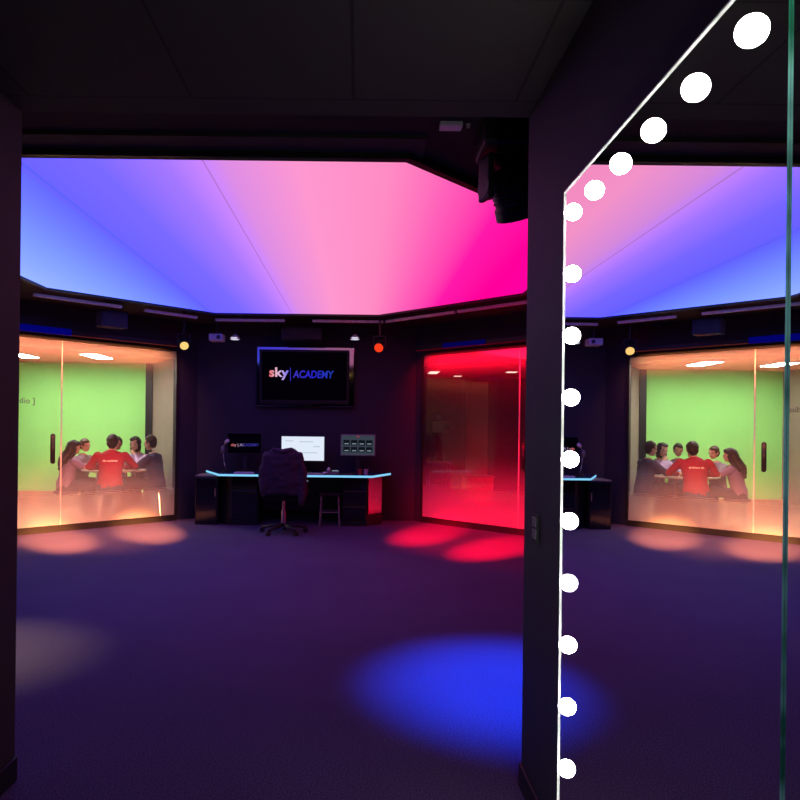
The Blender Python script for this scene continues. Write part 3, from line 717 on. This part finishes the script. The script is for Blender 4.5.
fit(text('logo', 'sky | ACADEMY', 0.062, M['minilogo'], mL, Matrix.Translation((0.01, -0.021, 1.125 - DZ)) @ RX, bold=0.0005), 0.40, 0.055)
M['white_screen'] = E('bright_screen_light', lin(225, 235, 250), 1.0)
M['cell'] = E('pale_grey_cell_light', lin(190, 205, 220), 0.9)
mC, s = monitor('monitor', 'monitor with a bright white screen behind the chair', 303, 0.65, 0.38, 1.085, 9.98, M['black'], M['white_screen'])
for k, (x, z, ww) in enumerate(((-0.2, 0.11, 0.12), (0.05, 0.10, 0.2), (0.2, 0.03, 0.1), (-0.18, 0.0, 0.14), (0.1, -0.06, 0.22), (-0.16, -0.1, 0.1))):
    MB().box((x, -0.0212, 1.085 - DZ + z), (ww, 0.002, 0.012)).build('table_row', M['cell'], s)
M['gridbg'] = E('grid_screen_light', lin(62, 70, 84), 0.8); M['tile'] = E('grid_tile_light', lin(18, 22, 30), 0.8); M['tilebar'] = E('tile_bar_light', lin(130, 145, 160), 0.8); M['reddot'] = E('red_mark_light', lin(190, 60, 70), 0.8)
mR, s = monitor('monitor', 'monitor with a dark grid of eight tiles at the right end of the desk', 358, 0.51, 0.315, 1.145, 9.92, M['grey'], M['gridbg'], -0.06)
for r in range(2):
    for c in range(4):
        MB().box((-0.165 + c * 0.11, -0.0212, 1.135 - DZ + 0.045 - r * 0.10), (0.092, 0.002, 0.078)).build('tile', M['tile'], s)
        MB().box((-0.165 + c * 0.11, -0.0226, 1.135 - DZ + 0.03 - r * 0.10), (0.06, 0.001, 0.016)).build('tile_caption', M['tilebar'], s)
MB().box((0, -0.0212, 1.145 - DZ + 0.125), (0.03, 0.002, 0.018)).build('screen_mark', M['reddot'], s)
def on_desk(px, y): return ((px - 359 - 0.5) * y / 683, y, DZ)
t = thing('keyboard', 'flat white keyboard in front of the logo monitor', 'keyboard', on_desk(245, 9.55))
MB().box((0, 0, 0.008), (0.27, 0.12, 0.016), bevel=0.004).build('body', M['white'], t)
kb = MB()
for r in range(4):
    for c in range(12): kb.box((-0.121 + c * 0.022, -0.042 + r * 0.027, 0.018), (0.018, 0.022, 0.005))
kb.build('keys', M['lightgrey'], t)
t = thing('keyboard', 'flat pale keyboard right of the chair, below the bright screen', 'keyboard', on_desk(316, 9.55))
MB().box((0, 0, 0.007), (0.26, 0.12, 0.014), bevel=0.004).build('body', M['lightgrey'], t)
kb = MB()
for r in range(4):
    for c in range(12): kb.box((-0.116 + c * 0.021, -0.042 + r * 0.027, 0.016), (0.017, 0.022, 0.005))
kb.build('keys', M['grey'], t)
t = thing('mouse', 'small white mouse between the keyboards and the grid monitor', 'mouse', on_desk(326, 9.6))
MB().ell((0, 0, 0.016), (0.032, 0.055, 0.018)).build('shell', M['white'], t, True)
MB().tube((0, 0.03, 0.033), (0, 0.012, 0.035), 0.004).build('wheel', M['grey'], t)
t = thing('desk_phone', 'pale desk telephone with raised handset right of the bright screen', 'telephone', on_desk(334, 9.7))
MB().prism([(-0.09, -0.1), (0.09, -0.1), (0.09, 0.1), (-0.09, 0.1)], 0.0, 0.035).build('base', M['grey'], t)
MB().capsule([(-0.06, -0.08, 0.06), (-0.06, 0.0, 0.075), (-0.06, 0.08, 0.06)], [0.024, 0.016, 0.024]).build('handset', M['white'], t, True)
MB().box((0.03, 0.05, 0.04), (0.09, 0.06, 0.012), rz=0).build('display', M['tilebar'], t)
for x, lab, m in ((361, 'small red cup on the desk under the grid monitor', 'redcup'), (367, 'small pale cup at the right end of the desk', 'lightgrey')):
    t = thing('cup', lab, 'cup', on_desk(x, 9.62))
    smooth_by_angle(MB().lathe([(0.024, 0.0), (0.034, 0.075), (0.031, 0.075), (0.022, 0.006)], 20).build('body', M[m], t))
t = thing('papers', 'loose papers stacked on the desk in front of the grid monitor', 'papers', on_desk(346, 9.62))
for k in range(4): MB().box((0.004 * k, 0.003 * k, 0.002 + 0.003 * k), (0.21, 0.2, 0.0026), rz=0.1 * k).build('sheet', M['board'] if k else M['grey'], t)
# gooseneck microphone with white ball head left of the logo monitor
t = thing('desk_microphone', 'gooseneck microphone with pale head left of the logo monitor', 'microphone', on_desk(227, 9.86))
MB().lathe([(0.07, 0), (0.07, 0.015), (0.02, 0.03)], 24).build('base', M['blackm'], t)
MB().path([(0, 0, 0.02), (-0.03, 0, 0.14), (-0.045, 0, 0.28), (-0.035, 0, 0.38), (0.0, -0.02, 0.43)], 0.007).build('neck', M['steel'], t, True)
MB().capsule([(0.0, -0.02, 0.43), (0.025, -0.035, 0.45)], [0.022, 0.026]).build('head', M['white'], t, True)
MB().capsule([(-0.05, -0.02, 0.29), (-0.045, -0.03, 0.35)], [0.026, 0.026]).build('shock_mount', M['grey'], t, True)

# stool under the desk
t = thing('stool', 'dark square stool pushed under the right half of the desk', 'stool', (-0.40, 9.75, 0))
MB().box((0, 0, 0.455), (0.32, 0.32, 0.04), bevel=0.012).build('seat', M['seatcloth'], t)
for sx in (-1, 1):
    for sy in (-1, 1): MB().tube((sx * 0.14, sy * 0.14, 0.0), (sx * 0.12, sy * 0.12, 0.44), 0.012).build('leg', M['grey'], t)
MB().path([(-0.13, -0.13, 0.2), (0.13, -0.13, 0.2), (0.13, 0.13, 0.2), (-0.13, 0.13, 0.2), (-0.13, -0.13, 0.2)], 0.008).build('stretcher', M['grey'], t)

# office chair, seen from behind, with a jacket hung over its back
oc = thing('office_chair', 'black swivel chair with its back to the viewer at the desk', 'chair', (-0.975, 8.95, 0), 0.05)
smooth_by_angle(MB().box((0, 0.05, 0.49), (0.50, 0.48, 0.09), bevel=0.035).build('seat', M['seatcloth'], oc))
bb = MB().loft([((0, -0.20 - 0.02 * k, z), (wd, 0, 0), (0, 0.035, 0.0)) for k, (z, wd) in enumerate(((0.60, 0.16), (0.66, 0.19), (0.80, 0.20), (0.95, 0.20), (1.05, 0.18), (1.085, 0.14)))], 24)
bb.build('backrest', M['seatcloth'], oc, True)
MB().path([(0, 0.0, 0.45), (0, -0.18, 0.46), (0, -0.25, 0.55), (0, -0.25, 0.72)], 0.022).build('back_support', M['black'], oc)
for s in (-1, 1):
    MB().path([(s * 0.24, 0.05, 0.46), (s * 0.29, 0.05, 0.50), (s * 0.29, 0.02, 0.66)], 0.014).box((s * 0.29, 0.02, 0.675), (0.06, 0.24, 0.03), bevel=0.01).build('armrest', M['black'], oc)
MB().tube((0, 0, 0.09), (0, 0, 0.30), 0.03).tube((0, 0, 0.28), (0, 0, 0.45), 0.018).build('gas_post', M['steel'], oc)
for k in range(5):
    an = 2 * PI * k / 5 + 0.3; c_, s_ = math.cos(an), math.sin(an)
    lg = MB().capsule([(0.03 * c_, 0.03 * s_, 0.115), (0.30 * c_, 0.30 * s_, 0.075)], [0.026, 0.017]).build('base_leg', M['blackm'], oc, True)
    MB().tube((0.30 * c_ - 0.02 * s_, 0.30 * s_ + 0.02 * c_, 0.03), (0.30 * c_ + 0.02 * s_, 0.30 * s_ - 0.02 * c_, 0.03), 0.03, 0.03, 16).build('caster', M['black'], lg)
jk = thing('jacket', 'dark plum jacket hung over the back of the swivel chair', 'jacket', (-0.975, 8.95, 0), 0.05)
mb = MB()
mb.loft([((0, -0.235, 0.52), (0.205, 0, 0), (0, 0.05, 0)), ((0, -0.25, 0.66), (0.225, 0, 0), (0, 0.075, 0)), ((0, -0.27, 0.82), (0.23, 0, 0), (0, 0.08, 0)),
         ((0, -0.285, 0.98), (0.23, 0, 0), (0, 0.08, 0)), ((0, -0.295, 1.07), (0.215, 0, 0), (0, 0.07, 0)), ((0, -0.30, 1.115), (0.17, 0, 0), (0, 0.05, 0))], 28)
for s in (-1, 1):
    mb.capsule([(s * 0.20, -0.29, 1.03), (s * 0.245, -0.27, 0.85), (s * 0.25, -0.25, 0.62), (s * 0.245, -0.24, 0.42 if s > 0 else 0.54)], [0.06, 0.058, 0.052, 0.046])
remeshed(mb, 'body', M['jacket'], jk, 0.018, 3, 0.022, 7.0)
mb = MB().capsule([(-0.11, -0.335, 1.11), (0, -0.355, 1.085), (0.11, -0.335, 1.11)], [0.028, 0.032, 0.028])
remeshed(mb, 'collar', M['jacket'], jk, 0.012, 2, 0.006, 14.0)

# ------------------------------------------------------------------ green room: lights, table, chairs, people
def troffer(label, x, y, mat, sx=0.26, sy=0.62, group=None):
    t = thing('ceiling_light', label, 'ceiling light', (x, y, 2.474), 0, group)
    MB().box((0, 0, -0.006), (sx + 0.04, sy + 0.04, 0.012)).build('frame', M['white'], t)
    MB().box((0, 0, -0.0145), (sx, sy, 0.004)).build('diffuser', mat, t); return t
troffer('bright strip light on the green room ceiling over the table', -4.10, 10.65, M['troffer'], group='green room strip lights')
troffer('bright strip light on the green room ceiling by the door', -5.28, 10.65, M['troffer'], group='green room strip lights')

TC = Vector((-3.72, 10.52))
tb = thing('meeting_table', 'round pale table with the seated group around it', 'table', (TC.x, TC.y, 0))
smooth_by_angle(MB().lathe([(0.0005, 0.695), (0.50, 0.695), (0.515, 0.705), (0.515, 0.715), (0.50, 0.722), (0.0005, 0.722)], 40).build('tabletop', M['tabletop'], tb))
for k in range(4):
    an = PI / 4 + k * PI / 2
    MB().tube((0.30 * math.cos(an), 0.30 * math.sin(an), 0.694), (0.36 * math.cos(an), 0.36 * math.sin(an), 0.003), 0.018).build('leg', M['chrome'], tb)
for k, (dx, dy, rz, lab) in enumerate(((-0.22, 0.05, 0.3, 'sheet of white paper on the round table by the dark haired girl'), (0.2, 0.12, -0.4, 'sheet of white paper on the round table by the girl in lilac'), (0.02, -0.22, 0.1, 'sheet of white paper on the round table before the person in red'))):
    o = MB().box((0, 0, 0), (0.21, 0.29, 0.0012)).build('paper_sheet', M['paper'], None, loc=(TC.x + dx, TC.y + dy, 0.7232)); o.rotation_euler = (0, 0, rz); tag(o, lab, 'paper')

def make_chair(label, loc, rz, seat=0.43):
    """low backless stool on four splayed chrome legs"""
    t = thing('stool', label, 'stool', loc, rz, 'stools around the round table')
    smooth_by_angle(MB().lathe([(0.0005, seat - 0.045), (0.165, seat - 0.045), (0.178, seat - 0.03), (0.178, seat - 0.014), (0.165, seat), (0.0005, seat)], 32).build('seat', M['chairplastic'], t))
    for k in range(4):
        a = PI / 4 + k * PI / 2; c, s_ = math.cos(a), math.sin(a)
        MB().path([(0.225 * c, 0.225 * s_, 0.003), (0.14 * c, 0.14 * s_, seat - 0.04)], 0.012).build('leg', M['chrome'], t)
    MB().path([(0.175 * math.cos(PI / 8 * q + 0.1), 0.175 * math.sin(PI / 8 * q + 0.1), 0.20) for q in range(17)], 0.007, 8).build('foot_ring', M['chrome'], t)
    return t

def make_person(label, loc, rz, k, shirt, hair, skin, long_sleeve=True, hairstyle='short', lean=0.18, yaw=0.0, pitch=-0.15, seat=0.43, arms=None, back_text=None, hunch=0.0):
    """seated figure facing local +y; k scales an adult of 1.75 m"""
    t = thing('person', label, 'person', loc, rz)
    pel = seat + 0.092 * k
    S = lambda s: Vector((0, -0.03 + s * k * math.sin(lean), pel + s * k * math.cos(lean)))
    fwd = Vector((0, math.cos(lean), -math.sin(lean)))
    def torso(mb, g, s0=-0.09, s1=0.60):
        tab = [(-0.09, .145, .10), (0.0, .168, .118), (0.12, .15, .108), (0.25, .155, .108), (0.36, .180, .112), (0.43, .170, .098), (0.475, .105, .072), (0.500, .066, .062), (0.52, .056, .058), (0.62, .054, .056)]
        mb.loft([(S(s), (rx * k + g, 0, 0), fwd * (ry * k + g)) for s, rx, ry in tab if s0 <= s <= s1], 22)
    sh = [Vector((sx * 0.185 * k, 0, 0)) + S(0.425) for sx in (-1, 1)]
    if arms is None:
        arms = [(Vector((sx * 0.27 * k, 0.20 * k, 0.725 + 0.055 * k)), Vector((sx * 0.12 * k, 0.40 * k, 0.765))) for sx in (-1, 1)]
    hips = [Vector((sx * 0.085 * k, 0.0, pel - 0.015)) for sx in (-1, 1)]
    knees = [Vector((sx * 0.125 * k, 0.40 * k, pel + 0.0)) for sx in (-1, 1)]
    ank = [Vector((sx * 0.125 * k, 0.36 * k, max(0.085, kn.z - 0.43 * k))) for sx, kn in zip((-1, 1), knees)]
    hc = S(0.665) + Vector((0, 0.018 * k + hunch * 0.6, 0.005 - hunch))
    HR = Matrix.Rotation(yaw, 3, 'Z') @ Matrix.Rotation(pitch, 3, 'X')
    H = lambda x, y, z: hc + HR @ (Vector((x, y, z)) * k)
    # one continuous body
    mb = MB(); torso(mb, 0.0)
    mb.ell(H(0, -0.008, 0.022), (.076 * k, .094 * k, .092 * k), HR, 20, 14)         # skull
    mb.ell(H(0, 0.020, -0.045), (.058 * k, .068 * k, .068 * k), HR, 18, 12)         # jaw
    mb.ell(H(0, 0.062, -0.088), (.022 * k, .020 * k, .018 * k), HR)                 # chin
    mb.loft([(H(0, 0.085, 0.018), HR @ Vector((.008 * k, 0, 0)), HR @ Vector((0, .008 * k, 0))), (H(0, 0.103, -0.024), HR @ Vector((.016 * k, 0, 0)), HR @ Vector((0, .016 * k, 0))), (H(0, 0.088, -0.034), HR @ Vector((.012 * k, 0, 0)), HR @ Vector((0, .008 * k, 0)))], 10)
    for sx in (-1, 1):
        mb.ell(H(sx * 0.077, -0.008, -0.008), (.010 * k, .020 * k, .030 * k), HR)    # ears
        mb.ell(H(sx * 0.033, 0.072, 0.026), (.020 * k, .012 * k, .008 * k), HR)      # brow
    for i, sx in enumerate((-1, 1)):
        el, wr = arms[i]
        mb.capsule([sh[i], sh[i].lerp(el, 0.5), el, el.lerp(wr, 0.35), wr], [x * k for x in (.052, .046, .038, .037, .026)])
        mb.capsule([hips[i], hips[i].lerp(knees[i], 0.5), knees[i], knees[i].lerp(ank[i], 0.4), ank[i]], [x * k for x in (.088, .076, .056, .052, .036)])
        mb.capsule([ank[i], ank[i] + Vector((0, 0.10 * k, -0.045))], [.036 * k, .03 * k])
        # hand: palm, four unequal bent fingers, thumb off the side
        d = (wr - el).normalized(); up = Vector((0, 0, 1)); sd_ = d.cross(up)
        sd_ = sd_.normalized() if sd_.length > 0.1 else Vector((1, 0, 0)); up = sd_.cross(d).normalized()
        d = (d + Vector((0, 0, -0.12))).normalized() if abs(d.z) < 0.6 else d
        pc = wr + d * 0.05 * k
        Rm = Matrix((sd_, d, up)).transposed()
        mb.ell(pc, (.040 * k, .055 * k, .017 * k), Rm, 14, 10)
        kk = max(k, 0.85)
        for f, L in enumerate((.066, .076, .070, .054)):
            b0 = pc + sd_ * (0.029 - 0.0193 * f) * k + d * 0.042 * k
            b1 = b0 + d * L * 0.5 * k - up * 0.006 * k; b2 = b1 + d * L * 0.40 * k - up * 0.024 * k
            mb.capsule([b0, b1, b2], [.0092 * kk, .0085 * kk, .0075 * kk], 8)
        ths = -sx
        tb0 = pc + sd_ * (0.034 * k) * (1 if (sd_.x * ths) > 0 else -1) - d * 0.02 * k
        tdir = (sd_ * (1 if (sd_.x * ths) > 0 else -1) * 0.7 + d).normalized()
        mb.capsule([tb0, tb0 + tdir * 0.035 * k, tb0 + tdir * 0.05 * k + d * 0.018 * k], [.013 * kk, .0105 * kk, .009 * kk], 8)
    remeshed(mb, 'body', skin, t, 0.0065 if k > 0.9 else 0.006, 3)
    # clothes
    mb = MB(); torso(mb, 0.012, -0.10, 0.51)
    for i in range(2):
        el, wr = arms[i]
        if long_sleeve:
            mb.capsule([sh[i], el, wr.lerp(el, 0.12)], [.064 * k, .052 * k, .038 * k])
        else:
            mb.capsule([sh[i], sh[i].lerp(el, 0.8)], [.067 * k, .060 * k])
    so = remeshed(mb, 'shirt', shirt, t, 0.012, 3, 0.006, 11.0)
    mb = MB(); mb.loft([(S(-0.10), (.158 * k, 0, 0), (0, .118 * k, 0)), (S(0.01), (.180 * k, 0, 0), (0, .128 * k, 0)), (S(0.10), (.158 * k, 0, 0), (0, .112 * k, 0))], 20)
    for i in range(2):
        mb.capsule([hips[i], knees[i], ank[i] + Vector((0, 0, 0.03))], [.097 * k, .069 * k, .056 * k])
    remeshed(mb, 'trousers', M['trouser'], t, 0.013, 3, 0.004, 10.0)
    for i in range(2):
        a = ank[i]; z = max(0.0, a.z - 0.085)
        MB().loft([((a.x, a.y - 0.05 * k, z + 0.055), (.032 * k, 0, 0), (0, 0, .05)), ((a.x, a.y, z + 0.055), (.040 * k, 0, 0), (0, 0, .05)), ((a.x, a.y + 0.09 * k, z + 0.04), (.045 * k, 0, 0), (0, 0, .036)), ((a.x, a.y + 0.17 * k, z + 0.03), (.036 * k, 0, 0), (0, 0, .026))], 14).build('shoe', M['shoe'], t, True)
    # face details and hair
    for sx in (-1, 1):
        MB().ell(H(sx * 0.031, 0.083, 0.004), (.011 * k, .006 * k, .007 * k), HR, 10, 8).build('eye', M['black'], t, True)
    MB().ell(H(0, 0.083, -0.058), (.022 * k, .008 * k, .006 * k), HR, 12, 8).build('mouth', M['lip'], t, True)
    mb = MB(); mb.ell(H(0, -0.022, 0.036), (.086 * k, .096 * k, .098 * k), HR, 22, 16)
    mb.ell(H(0, -0.050, -0.01), (.074 * k, .062 * k, .085 * k), HR, 18, 12)
    mb.ell(H(0.02, 0.045, 0.088), (.052 * k, .040 * k, .028 * k), HR, 14, 10)
    if hairstyle == 'long':
        mb.capsule([H(0, -0.06, 0.03), H(0, -0.085, -0.10), S(0.42) - fwd * 0.125 * k, S(0.27) - fwd * 0.135 * k], [.080 * k, .086 * k, .085 * k, .045 * k])
        for sx in (-1, 1): mb.capsule([H(sx * 0.062, -0.02, 0.0), H(sx * 0.078, -0.03, -0.11), S(0.40) + Vector((sx * 0.10 * k, -0.09 * k, 0))], [.036 * k, .040 * k, .035 * k])
    elif hairstyle == 'bob':
        mb.capsule([H(0, -0.06, 0.03), H(0, -0.07, -0.10)], [.080 * k, .068 * k])
        for sx in (-1, 1): mb.capsule([H(sx * 0.066, -0.015, 0.02), H(sx * 0.074, -0.015, -0.09)], [.032 * k, .028 * k])
    remeshed(mb, 'hair', hair, t, 0.009, 2, 0.007, 24.0)
    if back_text:
        bvh = BVHTree.FromObject(so, bpy.context.evaluated_depsgraph_get())
        me = text_mesh(back_text, 0.040, 0.0, 0.0009)
        R = Matrix.Rotation(PI / 2, 4, 'X'); bad = []
        for v in me.vertices:
            q = R @ v.co; q = Vector((q.x, -0.6, q.z + S(0.36).z))
            hit = bvh.ray_cast(q, Vector((0, 1, 0)))
            v.co = (hit[0] + Vector((0, -0.003, 0))) if hit[0] else Vector((q.x, -0.15, q.z))
        me.materials.clear(); me.materials.append(M['paper'])
        o = bpy.data.objects.new('shirt_print', me); COL.objects.link(o); o.parent = t
    return t
def seat_at(px, y): return Vector(((px - 359 + 0.3) * y / 683, y))
def face(p, q): d = q - p; return math.atan2(-d.x, d.y)
V = Vector
people = [
    # px, depth, scale, label, chair label, keyword arguments
    (110.5, 9.78, 1.0, 'person in a red shirt with small white print, seen from behind at the round table', 'dark round stool under the person in red',
     dict(shirt=M['red'], hair=M['hairdk'], skin=M['skin'], long_sleeve=True, lean=0.30, pitch=-0.30, seat=0.45, hunch=0.055, back_text='sky academy',
          arms=[(V((-0.32, 0.19, 0.79)), V((-0.15, 0.38, 0.765))), (V((0.32, 0.19, 0.79)), V((0.15, 0.38, 0.765)))])),
    (67, 10.02, 0.84, 'girl with long dark hair in a mauve top, nearest the glass door', 'dark round stool under the long haired girl by the door',
     dict(shirt=M['violet'], hair=M['hairdk'], skin=M['skin'], hairstyle='long', lean=0.22, yaw=0.0, long_sleeve=False)),
    (81.5, 10.72, 0.85, 'child with short hair in a grey top facing the red shirt across the table', 'dark round stool under the short haired child in grey',
     dict(shirt=M['greyshirt'], hair=M['hairbr'], skin=M['skin'], lean=0.15, yaw=-0.15)),
    (117.5, 11.22, 0.88, 'child mostly hidden behind the head of the person in red', 'dark round stool on the far side of the round table',
     dict(shirt=M['greyshirt'], hair=M['hairdk'], skin=M['skin2'], lean=0.15)),
    (139.5, 10.98, 0.90, 'girl with brown bob in a lilac top, hand raised to her cheek', 'dark round stool under the girl in lilac',
     dict(shirt=M['lav'], hair=M['hairdk'], skin=M['skin'], hairstyle='bob', lean=0.20, yaw=0.25,
          arms=[(V((-0.20, 0.24, 0.78)), V((-0.05, 0.17, 0.93))), (V((0.24, 0.20, 0.775)), V((0.08, 0.40, 0.765)))])),
    (156.0, 10.42, 0.93, 'boy with short hair in a navy top beside the side wall', 'dark round stool under the boy in navy',
     dict(shirt=M['navy'], hair=M['hairbr'], skin=M['skin'], lean=0.18, yaw=0.0)),
]
for px, y, k, lab, clab, kw in people:
    p = seat_at(px, y); rz = face(p, TC)
    sh_ = kw.get('seat', 0.43)
    make_chair(clab, (p.x, p.y, 0), rz, sh_)
    make_person(lab, (p.x, p.y, 0.0), rz, k, **kw)

# ------------------------------------------------------------------ dim room behind the red lit glass
def small_lamp(label, px, py, y, sx, sy):
    h = 2.474; x = (px - 359) * y / 683
    return troffer(label, x, y, M['dimlamp'], sx, sy)
small_lamp('small square ceiling lamp in the dim room near the desk wall', 433, 377, 12.9, 0.17, 0.5)
small_lamp('small ceiling lamp deep in the dim room', 457, 389, 13.7, 0.14, 0.14)
small_lamp('small ceiling lamp in the dim room by its door', 511, 377, 12.6, 0.18, 0.2)
t = thing('side_table', 'low white topped table in the dim room', 'table', (1.42, 12.2, 0))
MB().box((0, 0, 0.80), (0.42, 0.5, 0.03), bevel=0.006).build('table_top', M['white'], t)
for sx in (-1, 1):
    for sy in (-1, 1): MB().tube((sx * 0.18, sy * 0.22, 0.003), (sx * 0.18, sy * 0.22, 0.785), 0.015).build('leg', M['steel'], t)
t = thing('camera_tripod', 'video camera on a tripod standing in the dim room', 'camera', (1.56, 12.95, 0.0), 0.4)
for k in range(3):
    an = 2 * PI * k / 3 + 0.4; MB().tube((0.03 * math.cos(an), 0.03 * math.sin(an), 1.15), (0.36 * math.cos(an), 0.36 * math.sin(an), 0.008), 0.018, 0.012).build('leg', M['grey'], t)
MB().tube((0, 0, 1.10), (0, 0, 1.32), 0.03).build('column', M['grey'], t)
MB().box((0, 0.0, 1.44), (0.16, 0.42, 0.22), bevel=0.02).build('camera_body', M['warmwall'], t)
MB().tube((0, -0.21, 1.44), (0, -0.40, 1.44), 0.065, 0.075, 20).build('lens', M['grey'], t)
MB().path([(0.03, 0.1, 1.32), (0.16, 0.45, 1.10)], 0.012).build('pan_handle', M['steel'], t)
MB().box((-0.02, 0.06, 1.62), (0.11, 0.02, 0.10), bevel=0.004).build('viewfinder', M['grey'], t)
t = thing('storage_crate', 'tan wooden crate on the floor of the dim room', 'crate', (2.22, 12.75, 0.003), 0.1)
MB().box((0, 0, 0.26), (0.5, 0.4, 0.50), bevel=0.01).build('body', M['tanbase'], t)
MB().box((0, 0, 0.525), (0.53, 0.43, 0.03), bevel=0.006).build('lid', M['warmwall'], t)
